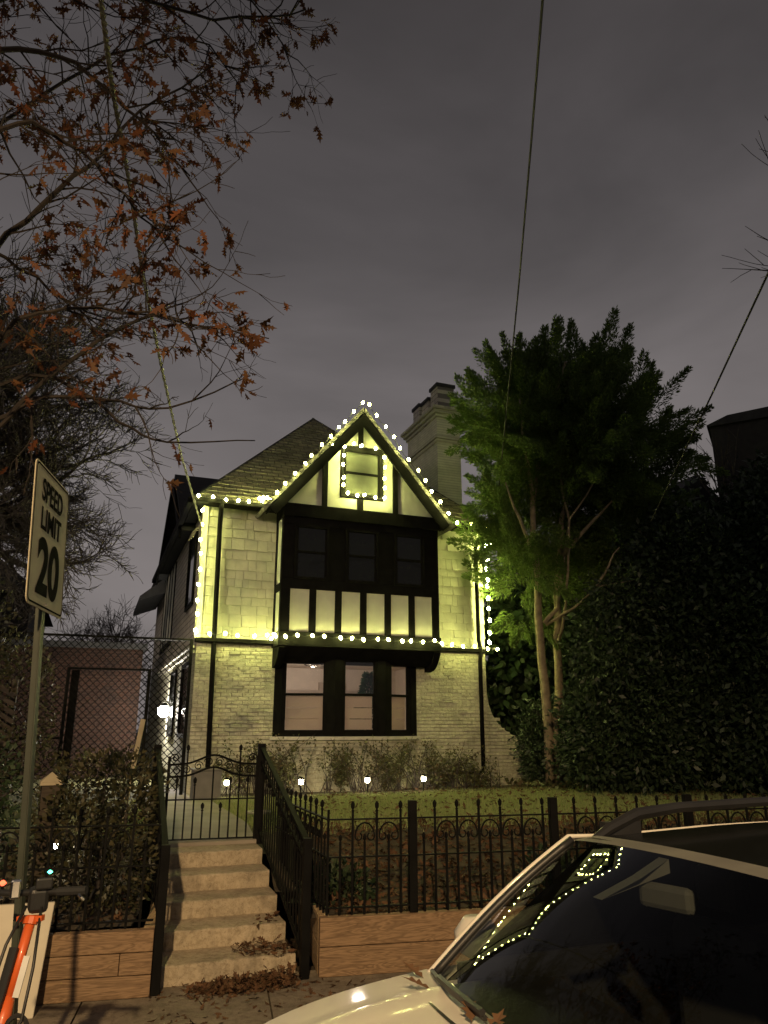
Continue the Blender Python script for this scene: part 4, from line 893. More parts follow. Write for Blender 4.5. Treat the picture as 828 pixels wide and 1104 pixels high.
# --- oak overhead, rust leaves
ok = thing('oak_tree', 'oak reaching overhead at upper left with rust brown winter leaves', 'tree', (-4.3, 6.4, .44)); o = Vector(ok.location); T = Tree()
crotch = Vector(at(-190, 400, 5.6)) - o
T.mb.tube([(0, 0, -.1), crotch * .5, crotch, crotch + Vector((.2, 0, 1.5)), crotch + Vector((.5, .1, 3.2))], [.30, .26, .22, .17, .12], 10)
tips = []
limbs = [  # (pixel polyline with distance, radius, leafiness)
 ([(-190, 420, 5.6), (-60, 320, 5.8), (30, 235, 6.0), (95, 180, 6.2), (150, 120, 6.6), (230, 70, 7.0)], .05, 1.0),
 ([(-190, 400, 5.6), (-90, 180, 6.0), (0, 60, 6.2), (80, 70, 6.4), (150, 130, 6.6), (205, 190, 6.8)], .055, 1.0),
 ([(-170, 330, 5.6), (-100, 100, 5.8), (0, 0, 6.2), (120, -10, 6.6), (230, 20, 7.0), (330, 10, 7.4)], .055, 1.2),
 ([(-190, 420, 5.6), (-60, 420, 5.4), (20, 350, 5.4), (90, 330, 5.6), (170, 340, 6.0), (205, 350, 6.2)], .035, 1.0),
 ([(-190, 420, 5.6), (-50, 470, 6.0), (60, 400, 6.4), (150, 345, 6.8), (220, 350, 7.1), (290, 365, 7.4)], .04, .45),
 ([(-190, 420, 5.6), (-60, 500, 5.8), (40, 430, 6.0), (110, 430, 6.2), (180, 440, 6.6), (270, 405, 7.0)], .035, .3),
 ([(-190, 420, 5.6), (-60, 420, 6.2), (60, 410, 6.6), (130, 455, 6.8), (180, 475, 7.0), (275, 475, 7.4)], .035, .25),
 ([(-190, 400, 5.6), (-80, 250, 5.2), (0, 140, 5.2), (70, 150, 5.5), (130, 210, 5.8), (175, 250, 6.0)], .04, 1.0),
 ([(-190, 400, 5.6), (-100, 60, 6), (20, -60, 6.4), (140, -60, 7), (250, -20, 7.6), (310, 60, 8)], .05, 1.0),
 ([(-190, 400, 5.6), (-60, 260, 6.5), (20, 290, 7), (80, 330, 7.4), (120, 360, 7.6)], .04, 1.3),
 ([(-190, 400, 5.6), (-60, 180, 7), (20, 120, 7.4), (120, 60, 7.8), (210, 40, 8.2), (260, 100, 8.4)], .04, 1.2),
]
for pl_, r, lf in limbs:
    pts = [Vector(at(*p)) - o for p in pl_]; fine = []
    for i in range(len(pts) - 1):
        p0, p1, p2, p3 = pts[max(0, i - 1)], pts[i], pts[i + 1], pts[min(len(pts) - 1, i + 2)]
        for j in range(4):
            t_ = j / 4; fine.append(.5 * ((2 * p1) + (p2 - p0) * t_ + (2 * p0 - 5 * p1 + 4 * p2 - p3) * t_ ** 2 + (3 * p1 - p0 - 3 * p2 + p3) * t_ ** 3) + Vector((random.gauss(0, .015), random.gauss(0, .015), random.gauss(0, .015))))
    fine.append(pts[-1]); nf = len(fine)
    T.mb.tube(fine, [.6 * r * (1 - .88 * i / (nf - 1)) + .003 for i in range(nf)], 6)
    for i in range(5, nf - 1):
        d = (fine[i + 1] - fine[i]).normalized()
        for k in range(random.choice((1, 1, 2)) if lf > .5 else random.choice((0, 0, 1))):
            ax = d.orthogonal(); ax.rotate(Matrix.Rotation(random.uniform(0, 6.28), 3, d)); nd = d.copy(); nd.rotate(Matrix.Rotation(random.gauss(.8, .25), 3, ax.normalized()))
            T.tips = []; T.limb(fine[i].copy(), nd + Vector((0, 0, -.12)), random.uniform(.35, .75), .010, 2, wig=.15, split=(1, 3), shrink=(.45, .7), ang=.65, nseg=4, rmin=.0035)
            for p, dd_ in T.tips:
                if random.random() < .20 * lf: tips.append((p, dd_))
T.mb.build('trunk', 'bark_oak', ok)
TP = np.array([tuple(p) for p, d in tips]); TD = np.array([tuple(d) for p, d in tips])
rk = rng.integers(1, 5, len(TP)); TP = np.repeat(TP, rk, 0) + rng.normal(size=(rk.sum(), 3)) * .018; TD = np.repeat(TD, rk, 0)
print('oak tips', len(tips))
TD2 = TD * .5 + np.array([0, 0, -.55])
np_mesh('crown', oak_leaves(TP, .125, TD2, .85), 'oak_leaf', ok)

# ================================================================== NEIGHBOURING BUILDINGS AND SCREENS
nb = thing('brick_outbuilding', 'low red brick building behind the lattice screen on the left', 'building', hw(-1.2, 6.2, LZ), HA)
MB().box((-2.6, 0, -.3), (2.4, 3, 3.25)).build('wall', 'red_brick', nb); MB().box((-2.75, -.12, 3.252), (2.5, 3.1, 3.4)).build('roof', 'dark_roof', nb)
sc_ = thing('lattice_screen', 'tall black wire lattice screen joining the house at left', 'fence', hw(0, .0, LZ), HA)
w = MB(); u0, u1, z0, z1 = -2.1, 1.74, .10, 2.86; sp_ = .13; nl = int((u1 - u0 + z1 - z0) / sp_)
for i in range(1, nl):
    for s_ in (0, 1):
        k_ = i * sp_; a0 = max(0, k_ - (z1 - z0)); a1 = min(u1 - u0, k_)
        if s_ == 0: p, q = (u0 + a0, .0, z0 + k_ - a0), (u0 + a1, .0, z0 + k_ - a1)
        else: p, q = (u1 - a0, .008, z0 + k_ - a0), (u1 - a1, .008, z0 + k_ - a1)
        w.beam(p, q, .005, .016, up=(0, 0, 1))
w.build('wire_mesh', 'iron', sc_)
for p, q in (((u0, 0, 2.88), (u1, 0, 2.88)), ((u0, 0, 1.05), (-.42, 0, 1.05)), ((-.42, -.02, 2.28), (1.0, -.02, 2.28))): MB().beam(p, q, .05, .04).build('rail', 'iron', sc_)
for x, h in ((u0, 2.9), (-.42, 2.3), (1.0, 2.3), (u1, 2.9)): MB().beam((x, -.01, -.05), (x, -.01, h), .07, .06, up=(1, 0, 0)).build('post', 'iron', sc_)
MB().beam((-.30, .03, -.05), (-.30, .03, 2.25), .14, .05, up=(0, 1, 0)).build('door_stile', 'timber', sc_)
# far left neighbour
fl_ = thing('neighbour_house', 'dark neighbouring house at the far left edge', 'house', at(-95, 790, 21)); fl_.location.z = LZ; fl_.rotation_euler = (0, 0, R(9))
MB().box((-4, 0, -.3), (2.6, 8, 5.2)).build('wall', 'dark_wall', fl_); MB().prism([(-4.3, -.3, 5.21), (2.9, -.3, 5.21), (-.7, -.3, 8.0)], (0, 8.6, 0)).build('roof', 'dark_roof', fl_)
wf = MB().box((1.0, -.04, 1.2), (2.0, -.002, 2.8)).build('window', 'timber', fl_); MB().box((1.08, -.05, 1.28), (1.92, -.042, 2.72)).build('pane', 'dark_glass', wf)
sl = thing('slatted_screen', 'dark slatted wooden screen at the left edge behind the bushes', 'screen', at(-22, 806, 11.5)); sl.location.z = LZ
for i in range(16): MB().beam((-1.4, i * .02, 2.1 - i * .13 + .7), (.42, i * .02, 1.0 - i * .13 + .7), .02, .07).build('slat', 'brown_post', sl)
for x in (-1.2, .3): MB().box((x - .04, .33, -1), (x + .04, .40, 2.0)).build('post', 'brown_post', sl)
# right neighbours
rh = thing('neighbour_house', 'dark neighbouring house whose gable peak shows over the right shrubs', 'house', at(765, 700, 24)); rh.location.z = LZ; rh.rotation_euler = (0, 0, R(9))
pkz = at(765, 495, 24).z - LZ
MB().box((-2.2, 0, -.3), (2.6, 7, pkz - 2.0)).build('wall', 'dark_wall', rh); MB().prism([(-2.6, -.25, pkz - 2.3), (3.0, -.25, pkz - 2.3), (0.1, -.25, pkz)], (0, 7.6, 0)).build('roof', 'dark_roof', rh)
wf = MB().box((-.5, -.05, pkz - 4.2), (.5, -.002, pkz - 2.9)).build('window', 'timber', rh); MB().box((-.42, -.06, pkz - 4.12), (.42, -.052, pkz - 2.98)).build('pane', 'dark_glass', wf)
rt_ = thing('neighbour_house', 'tall dark flat topped house block at the right edge', 'house', at(797, 700, 20)); rt_.location.z = LZ; rt_.rotation_euler = (0, 0, R(-40))
bz = at(815, 432, 20).z - LZ
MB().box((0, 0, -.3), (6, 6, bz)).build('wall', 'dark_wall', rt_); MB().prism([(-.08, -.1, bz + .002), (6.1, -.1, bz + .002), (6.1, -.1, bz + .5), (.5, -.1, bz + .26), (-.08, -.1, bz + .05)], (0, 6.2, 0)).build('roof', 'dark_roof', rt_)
# timber gate post with pyramid cap
gp = thing('timber_post', 'brown timber post with a pale pyramid cap, left of the garden bush', 'post', (-1.56, 8.1, .5), R(15))
MB().box((-.08, -.08, -.05), (.08, .08, .92)).build('shaft', 'brown_post', gp); b = MB(); b.box((-.10, -.10, .922), (.10, .10, .95)); b.add([(-.10, -.10, .951), (.10, -.10, .951), (.10, .10, .951), (-.10, .10, .951), (0, 0, 1.04)], [(0, 1, 4), (1, 2, 4), (2, 3, 4), (3, 0, 4), (0, 3, 2, 1)]); b.build('cap', 'cap', gp)
sk = MB(); sk.beam((-1.20, 11.0, .7), (-1.03, 11.0, 2.06), .06, .06, up=(0, 1, 0)); tag(sk.build('leaning_stake', 'cap'), 'pale wooden stake leaning behind the garden bush', 'stake')
ub = thing('utility_cabinet', 'pale grey utility cabinet on the lawn behind the gate', 'cabinet', hw(2.05, -.95, LZ), HA)
MB().box((-.24, -.2, -.02), (.24, .2, .50)).build('body', 'util', ub, bevel=.015); MB().box((-.26, -.22, .502), (.26, .22, .54)).build('lid', 'util', ub, bevel=.01); MB().box((-.18, -.212, .06), (.18, -.203, .44)).build('panel', 'util', ub)
ho = MB(); a_ = np.linspace(0, 6.28, 25); ho.tube([(.62 + .16 * math.cos(x), 11.6 + .16 * math.sin(x), LZ + .06) for x in a_], .02, 6, cap=False); tag(ho.build('hose_ring', 'hose', smooth=True), 'pale ring of hose lying on the grass behind the gate', 'hose')

# ================================================================== CABLES
def cable(label, pts, r, mat, twist=True):
    pts = [Vector(p) for p in pts]; fine = []
    for a, b in zip(pts[:-1], pts[1:]):
        n_ = 70
        for i in range(n_): fine.append(a.lerp(b, i / n_))
    fine.append(pts[-1]); b = MB()
    if twist:
        for k in range(2):
            q = []
            for i, p in enumerate(fine):
                ph = i * .55 + k * math.pi; q.append(p + RT * (math.cos(ph) * r * .45) + UP * (math.sin(ph) * r * .45))
            b.tube(q, r * .6, 5)
    else: b.tube(fine, r, 6)
    return tag(b.build('power_cable', mat), label, 'cable', 'overhead service cables')
cable('overhead cable running down the middle of the sky to the right eave', [at(592, -90, 5.6), at(585, 0, 6.5), at(573, 150, 8.6), at(560, 300, 11.4), hw(8.55, -.15, 6.55)], .013, 'wire_dark', False)
cable('overhead cable crossing the right edge of the sky toward the dark shrubs', [at(860, 220, 8), at(828, 295, 9.2), at(770, 420, 11.6), at(702, 562, 14.0)], .014, 'wire_dark', False)
cable('twisted overhead cable through the oak to the left corner of the house', [at(98, -80, 4.6), at(109, 0, 5.2), at(122, 100, 6.0), at(140, 200, 7.0), at(153, 290, 8.1), at(175, 400, 10.4), at(195, 490, 12.9), hw(1.76, -.2, 5.85)], .022, 'wire_pale')
dl = MB()
for i in range(3):
    a = hw(1.74, -.22, 5.86 - .04 * i); dl.tube([a, a + Vector((-.07 - .03 * i, -.03, -.03)), a + Vector((-.11 - .05 * i, -.02, -.16 - .03 * i)), a + Vector((-.14 - .04 * i, 0, -.24))], .012, 4)
tag(dl.build('drip_loop', 'wire_pale'), 'loose pale wire ends looped at the left corner of the house', 'wires')

# ================================================================== SPEED LIMIT SIGN
sg = thing('speed_limit_sign', 'white SPEED LIMIT 20 sign on a steel post at the left', 'road sign', (-.92, 4.83, 0), R(-4)); sg.rotation_euler = (0, R(-3.2), R(-4))
b = MB()
b.box((-.03, -.032, -.1), (-.024, .032, 3.4)); b.box((-.06, -.038, -.1), (-.03, -.030, 3.4)); b.box((-.06, .030, -.1), (-.03, .038, 3.4)); b.build('post', 'post_green', sg)
W2, Z0, Z1, rc = .366, 2.635, 3.503, .045
def rrect(w, z0, z1, r, x):
    pts = []
    for cy_, cz_, a0 in ((w - r, z0 + r, -90), (w - r, z1 - r, 0), (-w + r, z1 - r, 90), (-w + r, z0 + r, 180)):
        for i in range(6): a = R(a0 + 18 * i); pts.append((x, cy_ + r * math.cos(a), cz_ + r * math.sin(a)))
    return pts
MB().prism(rrect(W2, Z0, Z1, rc, -.022), (.006, 0, 0)).build('panel', 'sign_white', sg)
o_, i_ = rrect(W2 - .012, Z0 + .012, Z1 - .012, rc - .006, -.0135), rrect(W2 - .024, Z0 + .024, Z1 - .024, rc - .014, -.0135); n = len(o_)
MB().add(o_ + i_, [(k_, (k_ + 1) % n, (k_ + 1) % n + n, k_ + n) for k_ in range(n)]).build('border', 'sign_black', sg)
def lettering(txt, size, zc, sx, parent, bold=.012, name='lettering'):
    cu = bpy.data.curves.new('txt', 'FONT'); cu.body = txt; cu.size = size; cu.align_x = 'CENTER'; cu.align_y = 'CENTER'; cu.extrude = .0008; cu.offset = bold * size
    ob = bpy.data.objects.new('txt', cu); col.objects.link(ob); dg = bpy.context.evaluated_depsgraph_get(); me = bpy.data.meshes.new_from_object(ob.evaluated_get(dg)); bpy.data.objects.remove(ob)
    me.materials.clear(); me.materials.append(M['sign_black'])
    o = bpy.data.objects.new(name, me); col.objects.link(o); o.parent = parent
    o.matrix_local = Matrix(((0, 0, 1, -.013), (sx, 0, 0, 0), (0, 1, 0, zc), (0, 0, 0, 1)))
    return o
lettering('SPEED', .19, 3.347, .86, sg, .02); lettering('LIMIT', .19, 3.17, .95, sg, .02); lettering('20', .46, 2.87, .98, sg, .035)
MB().lathe((0, 0, 0), [(.008, 0), (.006, .006)], 8).build('bolt', 'chrome', sg).matrix_local = Matrix(((0, 0, 1, -.015), (1, 0, 0, .0), (0, 1, 0, 2.675), (0, 0, 0, 1)))

# board leaning by the wall
bd = thing('cream_board', 'cream painted board leaning on the timber wall behind the scooter', 'board', (-1.38, 6.36, 0), R(3))
MB().prism([(-.55, 0, .0), (.22, 0, .0), (.26, .16, .70), (-.55, .16, .70)], (0, -.035, 0)).build('panel', 'board', bd, bevel=.006)
MB().box((.0, -.02, .02), (.0 + .03, .18, .06)).build('foot_batten', 'brown_post', bd)

# ================================================================== SCOOTER
s_top = at(42, 962, 3.75); s_bot = at(5, 1092, 3.45)
scx = thing('electric_scooter', 'orange electric kick scooter with black handlebars standing at the left', 'scooter', (0, 0, 0))
A = Vector(s_top); B = Vector(s_bot); dv = (B - A).normalized(); Bg = A + dv * ((A.z - .16) / -dv.z)
fwd = Vector((.55, .83, 0)).normalized(); sdv = Vector((.86, -.28, .05)).normalized()
MB().tube([A.lerp(Bg, .10), A.lerp(Bg, .42)], .024, 10).tube([A.lerp(Bg, .42), A.lerp(Bg, .50), A.lerp(Bg, 1.0)], [.026, .036, .042], 10).build('stem', 'orange', scx, smooth=True)
MB().tube([A.lerp(Bg, .105), A.lerp(Bg, .135)], .034, 10).beam(A.lerp(Bg, .11) - sdv * .07, A.lerp(Bg, .11) + sdv * .06, .03, .025).build('collar', 'orange', scx)
MB().tube([A + sdv * -.36 + UP * .02, A + sdv * -.15, A, A + sdv * .12, A + sdv * .22 - UP * .005], .016, 8).build('handlebar', 'black_plastic', scx, smooth=True)
for s_ in (-1, 1):
    MB().tube([A + sdv * (s_ * (.22 if s_ < 0 else .10)), A + sdv * (s_ * (.38 if s_ < 0 else .25))], .021, 8).build('grip', 'rubber', scx)
    MB().tube([A + sdv * (s_ * .2) + Vector((.02, -.05, -.01)), A + sdv * (s_ * .24) + Vector((.0, -.07, -.02)), A + sdv * (s_ * (.36 if s_ < 0 else .25)) + Vector((0, -.06, -.03))], .008, 6).build('brake_lever', 'chrome', scx)
MB().box((A.x - .045, A.y - .05, A.z - .09), (A.x + .045, A.y + .06, A.z + .025), rz=.3).build('headset', 'black_plastic', scx, bevel=.02)
MB().box((A.x - .01, A.y - .06, A.z + .02), (A.x + .07, A.y - .03, A.z + .075), rz=.3).build('display', 'black_plastic', scx, bevel=.01)
MB().box((A.x - .13, A.y - .05, A.z - .02), (A.x - .08, A.y - .02, A.z + .07), rz=.3).build('bell', 'chrome', scx, bevel=.01)
gl_ = Vector(at(54, 940, 3.62)); MB().lathe(gl_, [(.004, -.008), (.013, 0), (.004, .008)], 8).build('indicator_light', 'led_green', scx)
rl_ = Vector(at(3, 952, 3.55)); MB().lathe(rl_, [(.006, -.012), (.018, 0), (.006, .012)], 8).build('tail_light', 'led_red', scx)
off = Vector((-.035, -.035, 0)); MB().tube([A.lerp(Bg, .22) + off, A.lerp(Bg, .52) + off], .022, 8).build('battery_tube', 'black_plastic', scx)
off2 = Vector((.035, -.02, 0)); MB().beam(A.lerp(Bg, .26) + off2 * .9, A.lerp(Bg, .42) + off2 * .9, .012, .028, up=(1, 0, 0)).build('sticker', 'white_tape', scx)
MB().tube([A.lerp(Bg, .05) + off, A.lerp(Bg, .2) + off * 2, A.lerp(Bg, .52) + off * 2.4, A.lerp(Bg, .58) + off * 1.2, A.lerp(Bg, .62)], .008, 6).build('brake_cable', 'black_plastic', scx, smooth=True)
MB().tube([A.lerp(Bg, .06) + off2, A.lerp(Bg, .3) + off2 * 2.2, A.lerp(Bg, .5) + off2 * 2.6, A.lerp(Bg, .6) + off2, A.lerp(Bg, .63)], .008, 6).build('brake_cable', 'black_plastic', scx, smooth=True)
lk = []
for x in np.linspace(0, 6.28, 17): lk.append(A.lerp(Bg, .55) + Vector((.075 + .05 * math.cos(x), -.02, .07 * math.sin(x))))
MB().tube(lk, .011, 6, cap=False).build('lock_loop', 'rubber', scx)
gx = Bg.copy(); gx.z = 0; bk = Vector((-.62, -.78, 0)).normalized()
for cpt in (gx + Vector((0, 0, .11)), gx + bk * .9 + Vector((0, 0, .11))):
    w = MB().lathe((0, 0, 0), [(.06, -.02), (.10, -.026), (.11, 0), (.10, .026), (.06, .02)], 18).build('wheel', 'rubber', scx, smooth=True)
    zax = bk.cross(UP); w.matrix_local = Matrix(((bk.x, 0, zax.x, cpt.x), (bk.y, 0, zax.y, cpt.y), (0, 1, 0, cpt.z), (0, 0, 0, 1)))
MB().beam(gx + bk * .12 + UP * .13, gx + bk * .80 + UP * .11, .15, .05).build('deck', 'black_plastic', scx, bevel=.015)
MB().beam(gx + bk * .02 + UP * .22, gx + bk * .16 + UP * .13, .06, .06).build('neck', 'orange', scx)
MB().beam(gx + bk * .4 + UP * .1 + zax * .07, gx + bk * .45 + zax * .18 + UP * .005, .015, .015).build('kickstand', 'chrome', scx)

# ================================================================== CAR
CZ = -.12
car = thing('parked_car', 'cream crossover car with dark windscreen and roof rails parked at the kerb', 'car', (.925, 3.42, CZ), R(10))
# local frame: x rearwards, y towards the kerb (0 at kerb side, -1.84 street side), z up from the road
WD = 1.84
def crown(y): t = (y + WD / 2) / (WD / 2); return 1 - t * t
def hoodz(a, y): t = max(0, -a) / 1.12; return 1.10 - .10 * t - .20 * t ** 3 + .055 * crown(y) + (.018 if abs(abs(y + WD / 2) - .55) < .05 else 0)
def sidex(a): return .015 + .22 * max(0, (-a - .55) / .7) ** 2.2
def rear_in(a): return .12 * max(0, (a - 2.6) / 1.0) ** 2
def hood_p(f, g):
    a = -1.18 + 1.16 * f; y = -sidex(a) - (WD - 2 * sidex(a)) * g; a2 = a - .10 * crown(y) * (1 - f) - .10 * crown(y) * f
    return (a2, y, hoodz(a, y))
MB().grid(hood_p, 14, 20).build('bonnet', 'car_paint', car, smooth=True)
sd = MB()
for s_ in (0, 1):
    def side_p(f, g, s_=s_):
        a = -1.18 + 4.85 * f; ins = sidex(a) + rear_in(a); belt = hoodz(a, 0) if a < 0 else 1.10 + .03 * a / 3.6
        z = .28 + (belt - .28) * g; bulge = .035 * math.sin(math.pi * min(1, g * 1.05)) - .02 * g
        y = -ins + bulge if s_ == 0 else -WD + ins - bulge
        if g == 1: y = -ins if s_ == 0 else -WD + ins
        for wc in (-.35, 2.38):
            d2 = (a - wc) ** 2 + (z - .34) ** 2
            if d2 < .38 ** 2 and z < .72: y += (-.10 if s_ == 0 else .10)
        return (a, y, z)
    sd.grid(side_p, 60, 14)
sd.grid(lambda f, g: (-1.18 - .10 * crown(-sidex(-1.18) - (WD - .5) * f) - .05 * math.sin(math.pi * g), -sidex(-1.18) - (WD - 2 * sidex(-1.18)) * f, .28 + (hoodz(-1.18, -sidex(-1.18) - (WD - 2 * sidex(-1.18)) * f) - .28) * g), 16, 8)
sd.grid(lambda f, g: (3.67 + .06 * math.sin(math.pi * g), -.13 - (WD - .26) * f, .28 + .86 * g), 16, 8)
sd.build('body', 'car_paint', car, smooth=True)
MB().box((-1.0, -WD + .1, .2), (3.6, -.1, .30)).build('underbody', 'black_plastic', car)
# greenhouse
ZR = 1.63
def ws_p(f, g):            # windscreen: f across from kerb side, g from base to header
    yb = -.10 - (WD - .20) * f; yt = -.24 - (WD - .48) * f; y = yb + (yt - yb) * g
    c = 1 - (2 * f - 1) ** 2; a = -.04 - .14 * c + (.63 + .06 * c) * g; z = 1.085 + .05 * c + (.51 - .012 * c) * g + .030 * math.sin(math.pi * g) + .012 * c * math.sin(math.pi * g)
    return (a, y, z)
MB().grid(ws_p, 24, 16).build('windscreen', 'car_glass', car, smooth=True)
def roofz(a, y): c = crown(y); return ZR - .045 + .055 * c - .055 * max(0, (a - 1.6) / 1.6) ** 2 + .015 * min(1, (a - .8) / .6) 
def roof_p(f, g):
    y = -.24 - (WD - .48) * g; c = 1 - (2 * g - 1) ** 2; a = .63 - .06 * c + .0 + (3.2 - .63) * f; return (a, y, roofz(a, y) - (.0 if 0 < g < 1 else .015))
MB().grid(roof_p, 24, 18).build('roof', 'gloss_black', car, smooth=True)
hd = MB(); q0 = [Vector(ws_p(f, 1)) for f in np.linspace(0, 1, 25)]; q1 = [Vector(roof_p(.022, g)) + Vector((0, 0, .004)) for g in np.linspace(0, 1, 25)]
hd.add(q0 + q1, [(i, i + 1, i + 26, i + 25) for i in range(24)]); hd.build('header_trim', 'util', car)
for s_ in (0, 1):
    f_ = 0.0 if s_ == 0 else 1.0; sg_ = 1 if s_ == 0 else -1
    pl_ = [Vector(ws_p(f_, g)) + Vector((0, sg_ * .036, .010)) for g in np.linspace(-.06, 1, 14)]
    pl_ += [Vector((a, (-.20 if s_ == 0 else -WD + .20), roofz(a, -.24) - .012)) for a in np.linspace(.84, 3.2, 10)]
    MB().tube(pl_, [.010] * 14 + [.006] * 10, 8).build('pillar', 'car_paint', car, smooth=True)
    pl2 = [Vector(ws_p(f_, g)) + Vector((-.008, sg_ * -.006, .004)) for g in np.linspace(0, 1, 14)]; MB().tube(pl2, .017, 6).build('windscreen_seal', 'black_plastic', car, smooth=True)
    def sw_p(f, g, s_=s_):
        a0, a1 = .06 + .70 * g, 3.45 - .35 * g; a = a0 + (a1 - a0) * f; yb = -.03 - rear_in(a); y = yb - .17 * g; z = 1.05 + .03 * a / 3.6 + (roofz(max(.74, a), -.24) - 1.07 - .03 * a / 3.6) * g
        return (a, y if s_ == 0 else -WD - y, z)
    MB().grid(sw_p, 20, 6).build('side_window', 'car_glass_dark', car, smooth=True)
    rr_ = [(.66, -.27, 1.585), (.78, -.25, 1.635), (.95, -.23, 1.685), (1.2, -.225, 1.705), (1.9, -.225, 1.715), (2.6, -.23, 1.70), (2.95, -.24, 1.67), (3.1, -.25, 1.60)]
    rr_ = [(x, y if s_ == 0 else -WD - y, z) for x, y, z in rr_]
    rb = MB(); rb.tube(rr_, [.015, .024, .028, .024, .022, .022, .024, .015], 8); 
    for x, h_ in ((.86, 1.66), (1.95, 1.70), (2.92, 1.66)): rb.box((x - .10, (-.25 if s_ == 0 else -WD + .21), 1.56), (x + .10, (-.21 if s_ == 0 else -WD + .25), h_))
    rb.build('roof_rail', 'black_plastic', car, smooth=False)
    mb_ = MB().lathe((.30, .13 if s_ == 0 else -WD - .13, 1.08), [(.05, 0), (.10, .03), (.105, .10), (.06, .16)], 12); mb_.build('door_mirror', 'car_paint', car, smooth=True)
    MB().box((.27, -.03 if s_ == 0 else -WD - .1, 1.09), (.35, .1 if s_ == 0 else -WD + .03, 1.13)).build('mirror_stalk', 'black_plastic', car)
    for wc in (-.35, 2.38):
        y = -.02 if s_ == 0 else -WD + .02
        t_ = MB().lathe((0, 0, 0), [(.22, -.11), (.32, -.11), (.345, -.06), (.345, .06), (.32, .11), (.22, .11)], 28).build('wheel', 'rubber', car, smooth=True)
        t_.matrix_local = Matrix(((1, 0, 0, wc), (0, 0, 1, y - sg_ * .09), (0, -1, 0, .345), (0, 0, 0, 1)))
        rm = MB(); rm.lathe((0, 0, 0), [(.06, .08), (.07, .105), (.02, .115)], 12)
        for k_ in range(5):
            a = k_ * 1.2566; rm.beam((.05 * math.cos(a), .05 * math.sin(a), .09), (.225 * math.cos(a), .225 * math.sin(a), .09), .05, .03)
        rm.build('rim', 'alloy', t_)
    hl = MB().grid(lambda f, g, s_=s_: (-1.20 + .28 * f - .03 * (1 - f), (-.20 + .19 * f if s_ == 0 else -WD + .20 - .19 * f) + (.022 if s_ == 0 else -.022), .72 + .12 * g + .02 * f), 6, 4); hl.build('headlight', 'lamp_clear', car, smooth=True)
    MB().box((3.66, -.32 if s_ == 0 else -WD + .12, .8), (3.74, -.12 if s_ == 0 else -WD + .32, 1.05)).build('tail_light', 'lamp_red', car, bevel=.02)
MB().grid(lambda f, g: (3.2 + .42 * (1 - g), -.2 - (WD - .4) * f, 1.13 + .46 * g), 10, 6).build('rear_window', 'car_glass_dark', car, smooth=True)
# cowl, wipers, dash, seats, mirror
MB().grid(lambda f, g: (-.055 + .03 - .14 * (1 - (2 * f - 1) ** 2) - .10 * (1 - g), -.06 - (WD - .12) * f, 1.082 + .05 * (1 - (2 * f - 1) ** 2) + .012 * (1 - g)), 20, 3).build('cowl_panel', 'black_plastic', car)
for y0, y1 in ((-.16, -.80), (-.86, -1.5)):
    def wp(y, up=.022, da=.0): f = (-y - .1) / (WD - .2); p = Vector(ws_p(f, .035)); return p + Vector((-.03 + da, 0, up))
    b = MB(); b.tube([wp(y) for y in np.linspace(y0, y1, 9)], .010, 5); b.tube([wp(y, .04, -.01) for y in np.linspace(y0 - .2, y1, 6)], .012, 5); b.build('wiper', 'black_plastic', car)
MB().grid(lambda f, g: (-.0 + .50 * g, -.16 - (WD - .32) * f, 1.075 - .02 * g + .015 * math.sin(math.pi * g)), 10, 5).build('dashboard', 'black_plastic', car)
for y in (-.075, -WD + .055): MB().box((.10, y, .3), (3.3, y + .02, 1.125)).build('door_lining', 'black_plastic', car)
for y in (-.50, -1.34):
    s_ = MB().box((1.05, y - .25, .62), (1.2, y + .25, 1.28)).build('seat', 'seat_cloth', car, bevel=.06); MB().box((1.10, y - .12, 1.32), (1.2, y + .12, 1.50)).build('headrest', 'seat_cloth', s_, bevel=.04)
p = Vector(ws_p(.50, .84)); MB().box((p.x + .06, p.y - .11, p.z - .115), (p.x + .10, p.y + .10, p.z - .03), rz=.25).build('rear_view_mirror', 'mirror_shell', car, bevel=.02)
MB().prism([(p.x + .0, p.y + .02, p.z - .01), (p.x + .12, p.y + .01, p.z + .045), (p.x + .12, p.y + .01, p.z + .0), (p.x - .10, p.y + .12, p.z - .09)], (0, .05, 0)).build('sensor_housing', 'mirror_shell', car)
# leaves on the cowl: single things
for lab, (f, g), ang in (('curled brown oak leaf lying in the far corner of the car cowl', (.035, -.03), 2.0), ('brown oak leaf standing against the car windscreen base, left one of a pair', (.40, -.02), 1.2), ('brown oak leaf against the car windscreen base, right one of a pair', (.47, -.02), .6), ('small brown leaf on the cowl beside the wiper', (.15, -.03), 2.6)):
    me = MB(); p = Vector(ws_p(f, g)) + Vector((-.02, 0, .015)); s_ = .12
    vs_ = []
    for x, y in OAK: vs_.append((x * s_ * math.cos(ang) - y * s_ * math.sin(ang), x * s_ * math.sin(ang) + y * s_ * math.cos(ang), .02 + .35 * s_ * x + .25 * abs(y) * s_))
    vs_.append((.5 * s_ * math.cos(ang), .5 * s_ * math.sin(ang), .02 + .17 * s_)); n = len(OAK)
    o = me.add(vs_, [(i, (i + 1) % n, n) for i in range(n)]).build('fallen_leaf', 'fallen'); o.matrix_world = Matrix.Translation(Vector((.925, 3.42, CZ)) + Matrix.Rotation(R(10), 3, 'Z') @ p) @ Matrix.Rotation(R(10), 4, 'Z')
    tag(o, lab, 'leaf', 'oak leaves lying on the car')

